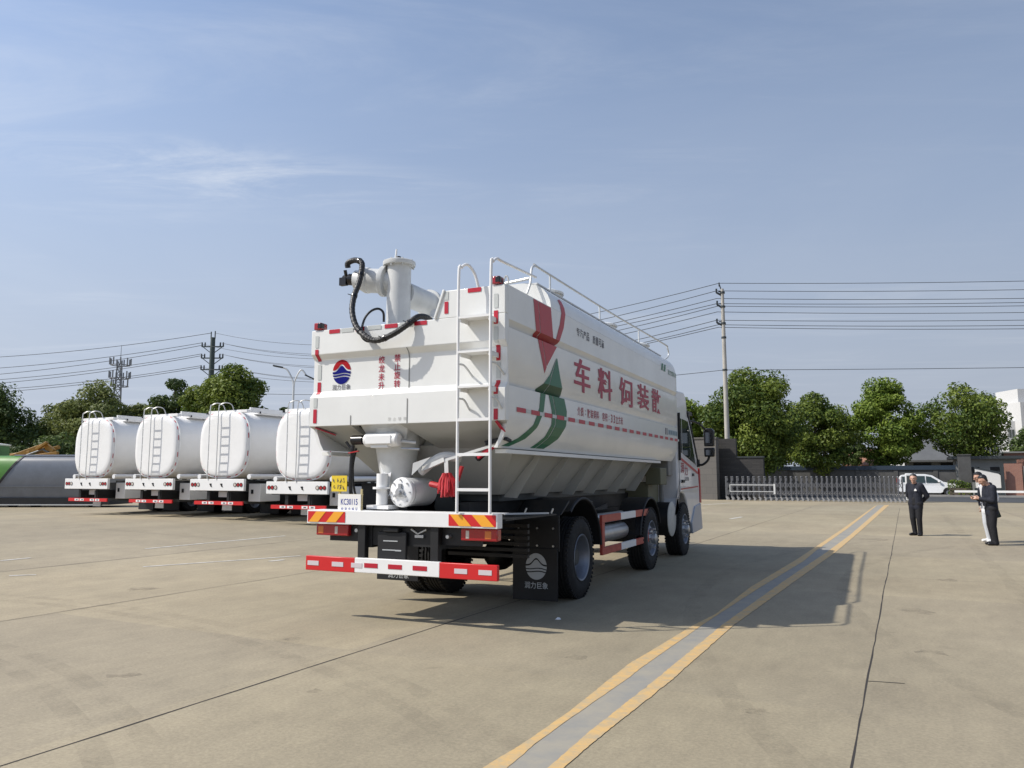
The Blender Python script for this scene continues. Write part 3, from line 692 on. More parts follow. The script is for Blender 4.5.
# lower bar
mb = MB(); mb.mat(0); mb.box(-.555,.555,.0,.05,.525,.688); mb.mat(1); mb.box(-1.25,-.556,.0,.05,.52,.684); mb.box(.556,1.25,.0,.05,.52,.684)
low = mb.build('underrun_bar', [WHITE2, HZRED], TRK, bevel=.006)
r_, w_ = MB(), MB()
for x in (-.42,-.10,.22): r_.box(x,x+.18,-.004,.001,.585,.635)
for x in (-1.22,-.87,-.60): w_.box(x,x+.15 if x > -.7 else x+.16,-.004,.001,.578,.63)
w_.v = [v for v in w_.v]
for x in (.74,1.03): w_.box(x,x+.155,-.004,.001,.578,.63)
r_.each('red_reflector', TAPER, low, smooth=0); w_.each('white_reflector', mat('pale_reflector', (.6,.55,.57), .3), low, smooth=0)
mb = MB()
for x in (-.49, .47): mb.box(x-.05, x+.05, .03, .11, .60, 1.06)
mb.each('bar_bracket', BLACK, TRK, bevel=.006)
# tail lamps
for x0, x1, s in ((-1.16,-.70,1), (.78,1.22,-1)):
    mb = MB(); mb.box(x0, x1, .06, .16, .92, 1.05); tl = mb.build('tail_lamp', LAMPR, TRK, bevel=.012)
    a, b = ((x0+.06, x0+.29) if s > 0 else (x1-.12, x1-.36))
    mb = MB(); mb.box(a-.03, a+.05, .056, .1, .94, 1.03); mb.build('orange_lens', LAMPO, tl, bevel=.008)
    mb = MB(); mb.box(b-.02, b+.025, .056, .1, .94, 1.03); mb.build('clear_lens', LAMPC, tl, bevel=.008)
# plate holder and tow gear
mb = MB(); mb.box(-.29,.09,.06,.10,.68,.985); mb.box(-.20,.0,.03,.10,.985,1.03)
ph = mb.build('plate_holder', FLAP, TRK, bevel=.01)
mb = MB()
for z, x0, x1 in ((.885,-.21,-.02),(.785,-.22,-.05)): mb.box(x0,x1,.056,.061,z-.006,z+.006)
mb.box(-.05,.03,.056,.061,.775,.79); mb.build('plate_slot', LWHITE, ph, smooth=0)
mb = MB(); mb.cyl((-.58,.05,.99),(-.58,.12,.99),.022,n=10); mb.cyl((.62,.05,.955),(.62,.12,.955),.02,n=10); mb.box(.19,.3,.08,.12,.93,.96); mb.cyl((.13,.1,1.02),(.22,.1,.97),.012,n=6); mb.cyl((.22,.1,.97),(.33,.1,1.02),.012,n=6)
mb.each('hose_coupling', STEEL, TRK)

# --- wheels
def tyre_prof(Ro, w, rim):
    g = .014; P = [(rim, 0), (rim+.02, -.012), (rim+.10, -.022), (Ro-.10, -.018), (Ro-.035, .0), (Ro-.01, .018)]
    q = [(Ro, .03)]
    for k in range(4):
        c = .03 + (w-.06)*(k+.75)/4.5; q += [(Ro, c-.012), (Ro-g, c-.008), (Ro-g, c+.008), (Ro, c+.012)]
    q += [(Ro, w-.03)]
    return P + q + [(r, w-h) for r, h in P[::-1]]
def tread(mb, Ro, w, o, n=52):
    for k in range(n):
        t = 2*math.pi*k/n
        for y0, y1, s in ((-.004,.05,.022), (w-.05,w+.004,-.022)):
            vs = []
            for rr in (Ro-.02, Ro+.009):
                for yy, dt in ((y0, 0), (y1, s*1.2)):
                    for dd in (-.042, .018):
                        vs.append((o[0]-yy, o[1]+rr*math.cos(t+dd+dt), o[2]+rr*math.sin(t+dd+dt)))
            mb.add(vs, [(0,1,3,2),(4,6,7,5),(0,4,5,1),(2,3,7,6),(0,2,6,4),(1,5,7,3)])
def wheel(y, dual, side):
    if dual and side < 0: y -= .2
    """outer face at x=1.22; modelled on the right, mirrored for the left"""
    X = 1.215 if dual else 1.25; Ro = .54; cz = .52; s = side
    o = Vector((X, y, cz)); wd = .27 if dual else .30
    def flip(mb): mb.v = [(v[0]*s, v[1], v[2]) for v in mb.v]
    hub = MB(); 
    if dual:
        hub.lathe([(0,-.06),(.10,-.06),(.115,-.08),(.115,-.20),(.14,-.21)], (X,y,cz), (1,0,0), 20)
        hr, hx = .15, X-.195
    else:
        hub.lathe([(0,.10),(.06,.10),(.085,.085),(.09,.02),(.15,.01),(.16,-.03)], (X,y,cz), (1,0,0), 20)
        hr, hx = .168, X-.02
    for k in range(10):
        t = 2*math.pi*k/10; p = Vector((hx, y+hr*math.cos(t), cz+hr*math.sin(t))); hub.cyl(p, p+Vector((.085 if not dual else .05,0,0)), .017, n=6)
    flip(hub); h = hub.build('wheel', STEEL if not dual else DARKM, TRK, smooth=35)
    ty = MB(); P = tyre_prof(Ro, wd, .30)
    ty.lathe(P, (X,y,cz), (-1,0,0), 56); tread(ty, Ro, wd, o)
    if dual: ty.lathe(P, (X-.34,y,cz), (-1,0,0), 56); tread(ty, Ro, wd, (X-.34, y, cz))
    flip(ty); ty.build('tyre', RUBBER, h, smooth=30)
    rm = MB()
    if dual: rm.lathe([(.302,.004),(.312,.016),(.306,.022),(.288,.012),(.278,-.02),(.262,-.05),(.255,-.13),(.235,-.165),(.19,-.185),(.11,-.20)], (X,y,cz), (1,0,0), 48)
    else: rm.lathe([(.302,.004),(.312,.014),(.304,.020),(.285,.008),(.27,-.04),(.25,-.06),(.225,-.03),(.19,-.01),(.13,-.008)], (X,y,cz), (1,0,0), 48)
    flip(rm); rm.build('rim', RIM, h, smooth=40)
for y, dual in ((2.68, 1), (6.3, 0), (9.05, 0)):
    for s in (1, -1): wheel(y, dual, s)
# --- mudguards and flaps
def guard(y, x0, x1, a0, a1, rr, name='mudguard'):
    for s in (1, -1):
        mb = MB(); n = 18; th = .02; vs = []; fs = []
        for i in range(n+1):
            t = R(a0 + (a1-a0)*i/n); c, q = math.cos(t), math.sin(t)
            for r in (rr, rr+th):
                for x in (x0, x1): vs.append((s*x, y+r*c, .52+r*q))
        for i in range(n):
            b = i*4; d = b+4; fs += [(b,b+1,d+1,d),(b+2,d+2,d+3,b+3),(b,d,d+2,b+2),(b+1,b+3,d+3,d+1)]
        fs += [(0,2,3,1),(n*4,n*4+1,n*4+3,n*4+2)]
        mb.add(vs, fs)
        # outer lip
        mb.tube([(s*x1, y+(rr+.01)*math.cos(R(a0+(a1-a0)*i/n)), .52+(rr+.01)*math.sin(R(a0+(a1-a0)*i/n))) for i in range(n+1)], .022, 8)
        mb.build(name, FLAP, TRK, smooth=40)
guard(2.68, .56, 1.245, 8, 128, .78)
guard(6.3, .82, 1.245, 20, 172, .70)
for s in (1, -1):
    mb = MB(); x0, x1 = (.58, 1.20) if s > 0 else (-1.20, -.58)
    yf, zf = (1.845, 0) if s > 0 else (1.42, .2)
    if s < 0: x0, x1 = -1.22, -.58
    n0 = len(bpy.data.objects)
    mb.box(x0, x1, 1.845, 1.86, .05, .70); fl = mb.build('mud_flap', FLAP, TRK, bevel=.004); fl.location = (0, yf-1.845, zf)
    emblem(lambda u, v: ((x0+x1)/2+.02+u*.145, 1.842, .47+v*.165), LWHITE, LWHITE, fl) if s > 0 else None
    mb = MB(); put_text(mb, '润力巨象', lambda u, v: ((x0+x1)/2+.02+u, 1.841, (.235 if s > 0 else .12)+v), w=.32, h=.085, bold=.012); mb.build('flap_lettering', LWHITE, fl, smooth=0)
    mb = MB(); mb.box(x0+.02, x1+.02, 1.86, 1.885, .66, 1.12); mb.add([(x0+.02,1.86,1.12),(x1+.04,1.86,1.12),(x1+.04,2.18,1.30),(x0+.02,2.18,1.30),(x0+.02,1.90,1.12),(x1+.04,1.90,1.12),(x1+.04,2.2,1.27),(x0+.02,2.2,1.27)],[(0,1,2,3),(4,7,6,5),(0,4,5,1),(1,5,6,2),(2,6,7,3),(3,7,4,0)])
    mp = mb.build('mud_plate', FLAP, TRK, bevel=.006); mp.location = (0, yf-1.845, zf)
    mb = MB()
    for z in (.73, .95):
        for x in (x0+.08, (x0+x1)/2+.03, x1-.06): mb.cyl((x,1.845,z),(x,1.86,z),.014,n=8)
    for x in (x0+.15, x1-.1): mb.bar((x,1.88,1.14),(x+.02,1.9,1.2),.03,.02)
    mb.each('bolt', STEEL, mp)
mb = MB(); mb.bar((1.0,.7,1.18),(1.22,1.5,1.16),.02,.02); mb.box(.62,.70,1.2,1.24,1.0,1.14); mb.build('lamp_bracket', STEELW, TRK)
# --- side guard frames
for s in (1, -1):
    mb = MB(); x0, x1 = (1.205, 1.25) if s > 0 else (-1.25, -1.205)
    mb.mat(0)
    for z0, z1 in ((.935,1.045),(.47,.575)):
        mb.mat(0); mb.box(x0,x1,3.52,4.47,z0,z1); mb.box(x0,x1,5.32,6.14,z0,z1); mb.mat(1); mb.box(x0,x1,4.471,5.319,z0,z1)
    mb.mat(0); mb.box(x0,x1,3.52,3.64,.577,.933); mb.box(x0,x1,6.03,6.14,.577,.933)
    mb.build('side_guard', [REDO, WHITE2], TRK, bevel=.004)
mb = MB()
for x, z in ((.98,.74),(.98,.98)):
    mb.cyl((x,3.75,z-.02),(x,5.35,z-.02),.135 if z < .9 else .08,n=24); mb.cyl((x,3.66,z-.02),(x,3.76,z-.02),.07,.135 if z < .9 else .08,n=24)
mb.build('air_tank', STEEL, TRK)
mb = MB(); mb.box(.6,1.15,3.5,3.54,.7,1.1); mb.box(.6,1.15,5.6,6.1,.55,1.0)
for k in range(5): mb.tube(spline([(.8+.06*k,3.3,1.1),(.86+.05*k,3.6,1.12+.03*k),(.9,4.2,1.1),(.85,5.0,1.16-.02*k)],5), .014, 6)
mb.build('battery_box', BLACK, TRK)
mb = MB(); mb.lathe([(0,0),(.33,0),(.335,-.5),(0,-.5)], (1.17,8.21,.765), (1,0,0), 36); ftk = mb.build('fuel_tank', BLACK, TRK, smooth=40)
mb = MB(); mb.lathe([(0,.03),(.30,.03),(.345,.012),(.345,-.0),(0,.001)], (1.172,8.21,.765), (1,0,0), 36); mb.build('tank_cap', mat('dull_aluminium', (.5,.5,.46), .5, noise=.15, nscale=8), ftk, smooth=40)

# --- cab
CABW = mat('cab_white', (.66,.65,.64), .3, coat=.4, noise=.06, nscale=2)
mb = MB()
side = [(8.70,1.05),(8.70,3.30),(8.80,3.42),(9.52,3.45),(9.70,3.36),(9.80,3.08),(10.80,1.95),(10.95,1.35),(10.95,.62),(10.3,.55)]
arch = [(9.05+.66*math.cos(R(a)), .62+.66*math.sin(R(a))) for a in (0,22,45,68,90,112,135,158)]
side += [a for a in arch if a[0] < 10.2] + [(8.70,.95)]
side2 = [q for i, q in enumerate(side)]
mb.prism(side2, lambda u, v, t: (t, u, v), -1.21, 1.21)
cab = mb.build('cab', CABW, TRK, smooth=30, bevel=.03)
for s in (1, -1):
    X = 1.214*s
    def q(pts, name, m, dx=.002, par=cab): 
        mb = MB(); mb.prism(pts, lambda u, v, t: (t, u, v), X, X+s*dx); return mb.build(name, m, par, smooth=0)
    door = q([(8.86,1.30),(8.86,2.93),(9.80,2.90),(10.10,2.60),(10.68,1.95),(10.76,1.30)], 'cab_door', CABW, .012)
    X = 1.227*s
    q([(8.95,2.12),(8.95,2.84),(9.10,2.84),(9.10,2.10)], 'door_window', GLASS, .004, door)
    q([(9.16,2.09),(9.16,2.84),(9.76,2.82),(10.06,2.50),(10.50,1.88)], 'door_window', GLASS, .004, door)
    mb = MB(); mb.bar((9.0,s*0+X*1.0 if 0 else 0,0),(9.0,1,0),.001,.001); 
    mb = MB(); mb.box(min(X,X+s*.035),max(X,X+s*.035),8.98,9.18,1.48,1.54); mb.box(min(X,X+s*.02),max(X,X+s*.02),10.1,10.24,1.62,1.68); mb.build('door_handle', BLACK, door)
    r = MB(); 
    for a, b, c in ((8.9,10.72,0),):
        r.add([(X+s*.004,8.88,2.03),(X+s*.004,10.72,1.72),(X+s*.004,10.72,1.66),(X+s*.004,8.88,1.97)],[(0,1,2,3)])
    r.add([(X+s*.004,8.9,1.36),(X+s*.004,10.7,1.40),(X+s*.004,10.7,1.37),(X+s*.004,8.9,1.33)],[(0,1,2,3)])
    r.build('red_stripe', DRED, door, smooth=0)
    mb = MB(); 
    for k, ch in enumerate('润力'): put_text(mb, ch, lambda u, v: (X+s*.004, 9.10+k*.36+u*s, 1.80-.06*k+v), w=.3, h=.22, bold=.02)
    mb.build('door_lettering', LRED, door, smooth=0)
    mb = MB(); put_text(mb, '总质量', lambda u, v: (X+s*.004, 9.5+u*s, 1.56+v), w=.42, h=.09, bold=.01); mb.build('door_small_lettering', LGREY, door, smooth=0)
    # mirrors
    mb = MB()
    mb.tube(spline([(s*1.2,10.0,2.86),(s*1.33,10.4,2.82),(s*1.47,10.68,2.64),(s*1.51,10.74,2.45)],5), .022, 8)
    mb.tube(spline([(s*1.2,10.74,1.90),(s*1.33,10.74,1.88),(s*1.46,10.74,1.98),(s*1.51,10.74,2.12)],5), .028, 8)
    mb.box(min(s*1.17,s*1.27),max(s*1.17,s*1.27),10.66,10.8,1.83,2.0)
    arm = mb.build('mirror_arm', BLACK, TRK, smooth=40)
    mb = MB(); mb.prism([(-.11,2.30),(.11,2.30),(.12,2.66),(.06,2.72),(-.06,2.72),(-.12,2.66)], lambda u, v, t: (s*1.51+u, t, v), 10.66, 10.80)
    mb.prism([(-.11,2.06),(.11,2.06),(.12,2.27),(-.12,2.27)], lambda u, v, t: (s*1.51+u, t, v), 10.66, 10.80)
    mb.build('mirror_housing', BLACKG, arm, bevel=.02)
    mb = MB(); mb.box(s*1.51-.07,s*1.51+.07,10.653,10.662,2.38,2.62); mb.box(s*1.51-.07,s*1.51+.07,10.653,10.662,2.10,2.22)
    mb.each('mirror_glass', mat('mirror', (.3,.31,.33), .05, metal=1), arm, smooth=0)
    # front corner marker and lower corner
    mb = MB(); mb.prism([(10.93,1.02),(10.93,1.80),(11.02,1.75),(11.08,1.0)], lambda u, v, t: (t, u, v), min(s*1.05,s*1.225), max(s*1.05,s*1.225)); mb.build('corner_trim', DRED, cab, smooth=0)
    mb = MB(); mb.prism([(10.0,.36),(9.9,.60),(10.3,.95),(10.96,1.0),(11.10,.40)], lambda u, v, t: (t, u, v), min(s*.95,s*1.235), max(s*.95,s*1.235)); mb.build('corner_bumper', mat('bumper_grey', (.34,.38,.44), .35), cab, smooth=0, bevel=.02)
mb = MB(); mb.prism([(9.80,3.03),(10.78,1.98),(10.80,2.0),(9.82,3.05)], lambda u, v, t: (t, u+.006, v+.006), -1.1, 1.1); mb.build('windscreen', GLASS, cab, smooth=0)
mb = MB(); mb.box(-1.1,1.1,8.74,8.76,1.4,1.9)
mb.bar((1.215,9.80,3.0),(1.215,10.76,1.97),.05,.07); mb.bar((-1.215,9.80,3.0),(-1.215,10.76,1.97),.05,.07); mb.box(-1.2,1.23,9.76,10.25,2.98,3.06); mb.bar((1.215,8.84,2.95),(1.215,8.84,1.95),.09,.03,); mb.each('cab_pillar', BLACK, cab)
mb = MB(); mb.box(.86,1.16,7.45,7.95,1.45,1.78); mb.box(-.4,.9,7.5,8.3,1.05,1.5); mb.build('intake_box', mat('olive_box', (.13,.13,.08), .6), TRK, bevel=.015)
mb = MB(); mb.cyl((.95,8.35,1.0),(.95,8.35,1.8),.05,n=10); mb.box(.55,1.13,8.25,8.6,1.62,1.95); mb.build('air_intake', SEAM, TRK, bevel=.02)

# --- sign board on the rear platform
def trk_pt(x, y, z): return TRK.matrix_basis @ Vector((x, y, z))
sg = empty('paper_sign', trk_pt(-.68,.06,1.196), -R(24.655))
tag(sg, 'white hand-written paper sign on a thin wooden frame standing on the feed truck rear beam', 'sign')
mb = MB(); mb.box(-.165,.155,-.012,-.004,.002,.205); mb.build('sheet', PAPER, sg, smooth=0)
mb = MB(); mb.box(.145,.165,-.004,.016,0,.265); mb.box(-.16,-.14,-.004,.012,0,.21); mb.box(-.18,.175,-.003,.009,.195,.207); mb.build('frame', WOOD, sg)
mb = MB(); put_text(mb, 'KC30115', lambda u, v: (-.005+u, -.0135, .118+v), w=.235, h=.07, bold=.01)
for k in range(5): put_text(mb, '检验合格证'[k], lambda u, v: (-.10+k*.05+u, -.0135, .035+v), w=.032, h=.04)
mb.build('handwriting', LBLUE, sg, smooth=0)
yc = empty('yellow_card', trk_pt(-.87,.10,1.196), -R(24.655))
tag(yc, 'bright yellow card with scribbled dark writing on a stake behind the white paper sign', 'sign')
mb = MB(); mb.box(-.11,.11,-.006,.002,.235,.42); mb.build('card', YCARD, yc, smooth=0)
mb = MB(); mb.box(-.012,.012,.002,.02,0,.40); mb.build('stake', WOOD, yc)
rnd = random.Random(3); mb = MB()
for row in (.365, .285):
    for k in range(4):
        x = -.075+k*.045; P = [Vector((x+rnd.uniform(-.018,.022), -.008, row+rnd.uniform(-.028,.028))) for _ in range(5)]
        mb.tube(P, .0035, 4)
mb.build('scribble', LGREY, yc)
# ------------------------------------------------------------------ parked tankers (local: y forward from the beam, z up)
def make_tanker():
    root = empty('tanker_truck', (0,0,0))
    w, h, zc, rc = 1.13, 1.13, 2.54, .62
    def sec(k=1.0, n=10):
        out = []
        for i in range(4*n):
            t = 2*math.pi*(i+.5)/(4*n); c, s_ = math.cos(t), math.sin(t); p = 2.9
            out.append((math.copysign(abs(c)**(2/p), c)*w*k, zc+math.copysign(abs(s_)**(2/p), s_)*h*k))
        return out
    mb = MB(); ys = [(.20,.5),(.19,.8),(.195,.92),(.225,.965),(.27,.99),(.31,1),(7.2,1),(7.3,.96),(7.36,.85)]
    n = 40; vs = []; fs = []
    for y, k in ys: vs += [(x, y, z) for x, z in sec(k)]
    for j in range(len(ys)-1): fs += [(j*n+i, j*n+(i+1) % n, (j+1)*n+(i+1) % n, (j+1)*n+i) for i in range(n)]
    fs += [tuple(range(n))[::-1], tuple((len(ys)-1)*n+i for i in range(n))]
    mb.add(vs, fs)
    t = mb.build('tank', WHITE2, root, smooth=50)
    mb = MB()   # rim seam
    o = sec(1.028); i_ = sec(.985)
    mb.add([(x,.28,z) for x,z in o]+[(x,.33,z) for x,z in o]+[(x,.28,z) for x,z in i_], [(i,(i+1)%n,n+(i+1)%n,n+i) for i in range(n)]+[(2*n+i,2*n+(i+1)%n,(i+1)%n,i) for i in range(n)])
    mb.build('rim_seam', WHITE2, t, smooth=60)
    mb = MB(); o = sec(1.0)
    for i in range(0, n, 2):
        if i in (8, 10): continue
        a, b = Vector((o[i][0], .262, o[i][1])), Vector((o[(i+1)%n][0], .262, o[(i+1)%n][1])); d = b-a
        c = Vector((0,.262,zc)); ka = (c-a).normalized()*.045
        mb.poly([a, a+d*.8, a+d*.8+ka+Vector((0,-.02,0)), a+ka+Vector((0,-.02,0))])
    mb.build('red_tape', TAPER, t, smooth=0)
    mb = MB(); mb.box(-.85,.95,.30,.46,3.60,3.70); mb.box(-.75,-.68,.46,7,3.62,3.70); mb.box(.3,.9,.9,7.0,3.58,3.77); mb.box(.85,.92,.5,7,3.62,3.79)
    wk = mb.build('walkway', WHITE2, root, bevel=.01)
    mb = MB(); mb.box(-.93,-.86,.28,.34,3.59,3.65); mb.box(.96,1.0,.87,.9,3.60,3.67); mb.each('top_lamp', BLACKG, wk)
    mb = MB()
    for x in (-.42, -.02): mb.tube(spline([(x,-.02,1.36),(x,-.02,2.4),(x,-.02,3.72),(x+.06,.02,3.88),(x+.2,.10,3.94),(x+.33,.22,3.88),(x+.38,.30,3.66)],6), .017, 8)
    ld = mb.build('ladder', GALV, root)
    for k in range(7):
        mb = MB(); mb.box(-.42,-.02,-.03,-.005,1.66+k*.30,1.69+k*.30); mb.build('rung', WHITE2, ld)
    mb = MB(); mb.box(-1.25,1.25,0,.10,.97,1.36); bm = mb.build('rear_beam', WHITE2, root, bevel=.01)
    for s in (-1, 1):
        for k, m in enumerate((LAMPR, LAMPR, LAMPC)):
            mb = MB(); x = s*(1.13-.14*k); mb.lathe([(0,-.012),(.05,-.012),(.062,0)], (x,0,1.17), (0,1,0), 16); l = mb.build('tail_lamp', m, bm)
            mb = MB(); mb.lathe([(.052,-.011),(.066,-.014),(.07,0)], (x,0,1.17), (0,1,0), 16); mb.build('lamp_ring', BLACK, l)
        mb = MB(); mb.box(s*.25-.03,s*.25+.03,-.005,0,1.11,1.21); mb.bar((s*.25-.05,-.01,1.20),(s*.25+.04,-.01,1.10),.02,.03); mb.build('beam_slot', BLACK, bm)
    mb = MB(); mb.mat(0); mb.box(-1.12,1.12,.1,.15,.50,.62); mb.mat(1)
    for x in (-.72,-.42,.18,.48): mb.box(x-.02,x+.22,.095,.10,.52,.60)
    mb.mat(2)
    for x in (-.66,-.34,.24,.54): mb.box(x,x+.1,.092,.095,.54,.58)
    mb.build('underrun_bar', [HZRED, WHITE2, LGREY], root)
    mb = MB()
    for s in (-1, 1):
        mb.box(s*.45-.05,s*.45+.05,.1,9,.62,.92); mb.box(s*.5-.05,s*.5+.05,.12,.18,.5,.95)
        mb.box(min(s*.3,s*1.22),max(s*.3,s*1.22),3.3,3.35,.06,1.2)
    mb.box(-1.1,1.1,.11,.15,.95,1.3); mb.box(-.9,.9,1.35,1.9,.5,1.2); mb.cyl((-.9,5.25,.5),(.9,5.25,.5),.1,n=10); mb.cyl((-.9,3.95,.5),(.9,3.95,.5),.1,n=10)
    mb.box(-1.0,1.0,2,8.5,.5,1.28)
    mb.build('chassis', BLACK, root)
    mb = MB(); mb.box(-.22,.22,.5,.52,.30,.6); mb.box(-.2,.2,.3,.33,.75,.95); mb.build('plate_panel', STEELW, root)
    mb = MB(); 
    for s in (-1, 1): mb.cyl((s*1.16,.30,1.44),(s*1.16,7.0,1.44),.085,n=14)
    mb.each('hose_tube', WHITE2, root)
    mb = MB(); mb.box(1.2,1.247,1.9,6.4,1.30,1.35); mb.build('side_rail', BLACK, root)
    mb = MB()
    for k in range(11): mb.box(1.2475,1.252,2.0+.4*k,2.16+.4*k,1.305,1.345)
    mb.build('rail_marks', TAPEW, root, smooth=0)
    mb = MB(); mb.box(.72,1.25,.75,1.7,.60,1.2); tb = mb.build('tool_box', WHITE2, root, bevel=.015)
    mb = MB(); mb.box(.84,.94,.735,.749,.86,1.0); mb.build('latch', BLACK, tb)
    for y in (3.95, 5.25):
        for s in (-1, 1):
            mb = MB(); o = Vector((s*1.22,y,.5)); P = [(.28,0),(.4,-.01),(.47,0),(.5,.03),(.5,.55),(.47,.58),(.28,.58)]
            mb.lathe(P, o, (-s,0,0), 32); wl = mb.build('wheel', RUBBER, root)
            mb = MB(); mb.lathe([(.285,0),(.29,.01),(.25,-.06),(.22,-.14),(0,-.15)], o, (s,0,0), 28); mb.build('rim', RIM, wl)
    # cab in front
    mb = MB(); mb.prism([(7.7,1.0),(7.7,2.7),(8.0,2.95),(9.3,2.9),(9.8,1.9),(9.85,.5),(7.9,.5)], lambda u, v, t: (t,u,v), -1.2, 1.2); cb = mb.build('cab', WHITE2, root, bevel=.04)
    for s in (-1, 1):
        mb = MB(); mb.prism([(8.2,1.85),(8.2,2.6),(9.2,2.6),(9.55,1.8)], lambda u, v, t: (s*(1.2+t),u,v), .001, .012); mb.build('door_window', GLASS, cb, smooth=0)
        mb = MB(); o = Vector((s*1.22,8.9,.5)); mb.lathe([(.28,0),(.4,-.01),(.47,0),(.5,.03),(.5,.28),(.28,.28)], o, (-s,0,0), 32); wl = mb.build('wheel', RUBBER, root)
        mb = MB(); mb.lathe([(.285,0),(.29,.01),(.25,-.03),(.15,.05),(0,.06)], o, (s,0,0), 28); mb.build('rim', RIM, wl)
    return root
tk0 = make_tanker()
TKL = ['leftmost white tanker of the parked row, next to the grey and green dump body', 'second white tanker from the left in the parked row', 'third white tanker from the left, below the big dark tree and lattice power pole', 'white tanker at the right end of the parked row, half hidden by the feed truck']
for i, (x, y) in enumerate(((-16.25,29.6),(-13.05,27.87),(-9.95,26.13),(-6.78,24.4))):
    o = tk0 if i == 0 else copy_tree(tk0)
    o.location = (x, y, G(x, y)); o.rotation_euler = (0, 0, -R(26.5))
    tag(o, TKL[i], 'tanker truck', 'white tankers parked in a row')

# ------------------------------------------------------------------ green and grey dump body on the left
DG = mat('dump_grey_paint', (.15,.165,.19), .28, noise=.15, nscale=2, coat=.3); DGR = mat('dump_green_paint', (.07,.22,.02), .4, noise=.15, nscale=3, coat=.2)
du = empty('dump_truck', (-20.15, 36.6, G(-20.15,36.6)), R(0))
tag(du, 'low grey dump body with a bright green slanted front parked left of the white tankers', 'truck')
DSEC = [(.10,.42),(.0,.9),(-.03,1.4),(.0,1.85),(.08,2.15),(.2,2.33),(.36,2.42),(2.04,2.42),(2.2,2.33),(2.32,2.15),(2.4,1.85),(2.43,1.4),(2.4,.9),(2.3,.42)]
mb = MB(); mb.prism(DSEC, lambda u, v, t: (t, u, v), -4.6, 1.2)
body = mb.build('dump_body', DG, du, smooth=40)
mb = MB(); mb.box(-4.5,1.2,-.045,-.02,.96,1.0); mb.build('body_rib', DG, body)
mb = MB(); mb.box(-3.6,1.25,.30,.42,2.421,2.48); mb.build('top_rail', mat('rail_grey', (.33,.36,.42), .4), body)
mb = MB(); mb.box(-3.6,1.25,2.0,2.12,2.421,2.48); mb.build('top_rail', bpy.data.materials['rail_grey'], body)
mb = MB()
OUT = [(1.2+(u-1.2)*1.012, 1.42+(v-1.42)*1.012) for u, v in DSEC]
edge = lambda v: -4.22+(v-.8)/1.62*1.14
mb.prism(OUT, lambda u, v, t: (edge(v) if t else -6.5, u, v), 0, 1)
mb.prism([(-5.9,2.42),(-5.05,2.42),(-5.1,2.95),(-5.9,2.98)], lambda u, v, t: (u, t, v), .2, 2.2)
gf = mb.build('green_front', DGR, du, bevel=.02)
mb = MB(); mb.prism([(-5.9,2.98),(-5.1,2.952),(-5.05,3.03),(-5.9,3.13)], lambda u, v, t: (u, t, v), .12, 2.28); mb.prism([(-5.08,3.03),(-5.0,3.03),(-4.8,2.45),(-5.0,2.45)], lambda u, v, t: (u, t, v), .2, .4); mb.build('roof', WHITE2, gf)
mb = MB(); mb.box(-5.8,-5.2,.19,.199,2.50,2.82); mb.build('window', GLASS, gf, smooth=0)
mb = MB(); mb.tube(spline([(-5.7,.3,3.05),(-5.7,.3,3.5),(-5.6,.3,3.62),(-5.4,.3,3.62),(-5.3,.3,3.5),(-5.3,.3,3.05)],6), .025, 8); mb.build('roof_hoop', GALVG, gf)
mb = MB(); OUT2 = [(1.2+(u-1.2)*1.018, 1.42+(v-1.42)*1.018) for u, v in DSEC]
mb.prism(OUT2, lambda u, v, t: (edge(v)+(.02 if t else -.10), u, v), 0, 1)
mb.box(-5.2,1.2,.02,2.3,.12,.45); mb.build('black_trim', BLACK, du, smooth=0)
mb = MB(); mb.box(-5.6,.6,-.06,-.03,.10,.15); mb.box(-5.6,.6,.15,.2,.05,.3); mb.build('lower_rail', STEELW, du)
for x in (-3.4, -2.3, .4):
    mb = MB(); mb.lathe([(0,.02),(.2,.02),(.25,.0),(.40,-.01),(.45,.03),(.45,.28),(.2,.28),(0,.2)], (x,.12,.45), (0,1,0), 28); mb.build('wheel', RUBBER, du)

# yellow machinery behind the dump body
YM = mat('machine_yellow', (.36,.19,.03), .5, noise=.3, nscale=4)
yx, yy = -33.2, 54.5
mx = empty('yellow_excavator', (yx, yy, G(yx,yy))); tag(mx, 'rusty yellow excavator arms and parts lying beyond the grey dump body', 'machinery')
mb = MB()
for a, b, w in (((-2.6,0,2.6),(0,.2,3.6),.34),((0,.2,3.6),(.9,.1,3.0),.30),((-1.4,-.3,2.7),(1.3,-.2,3.1),.22),((-.6,.5,3.1),(.9,.6,3.55),.22),((.3,.1,3.6),(.9,0,3.2),.3),((-2.4,.2,2.9),(-.8,.1,3.15),.25),((-1.9,.4,2.6),(-.6,.3,3.3),.2),((-.2,-.2,3.35),(.5,-.2,3.85),.18)): mb.bar(a, b, .3, w)
mb.build('boom', YM, mx, bevel=.03)
mb = MB(); mb.box(-1.6,1.2,-.8,1.2,.9,2.6); mb.box(-1.0,-.1,-.6,.5,2.6,2.9); mb.build('machine_body', YM, mx, bevel=.05)
mb = MB(); mb.cyl((-1.0,-.2,2.9),(.2,0,3.4),.07,n=10); mb.cyl((.2,-.1,3.3),(1.1,0,2.9),.06,n=10); mb.each('hydraulic_ram', GALVG, mx)
mb = MB()
for s in (-.7, .9): mb.box(-1.8,1.4,s-.25,s+.25,0,.85)
mb.build('track', BLACK, mx, bevel=.15)
jk = empty('scrap_frame', (-31.2, 55.2, G(-31.2,55.2))); tag(jk, 'grey steel frame of scrap parts right of the yellow excavator arms', 'machinery')
mb = MB(); rnd = random.Random(8)
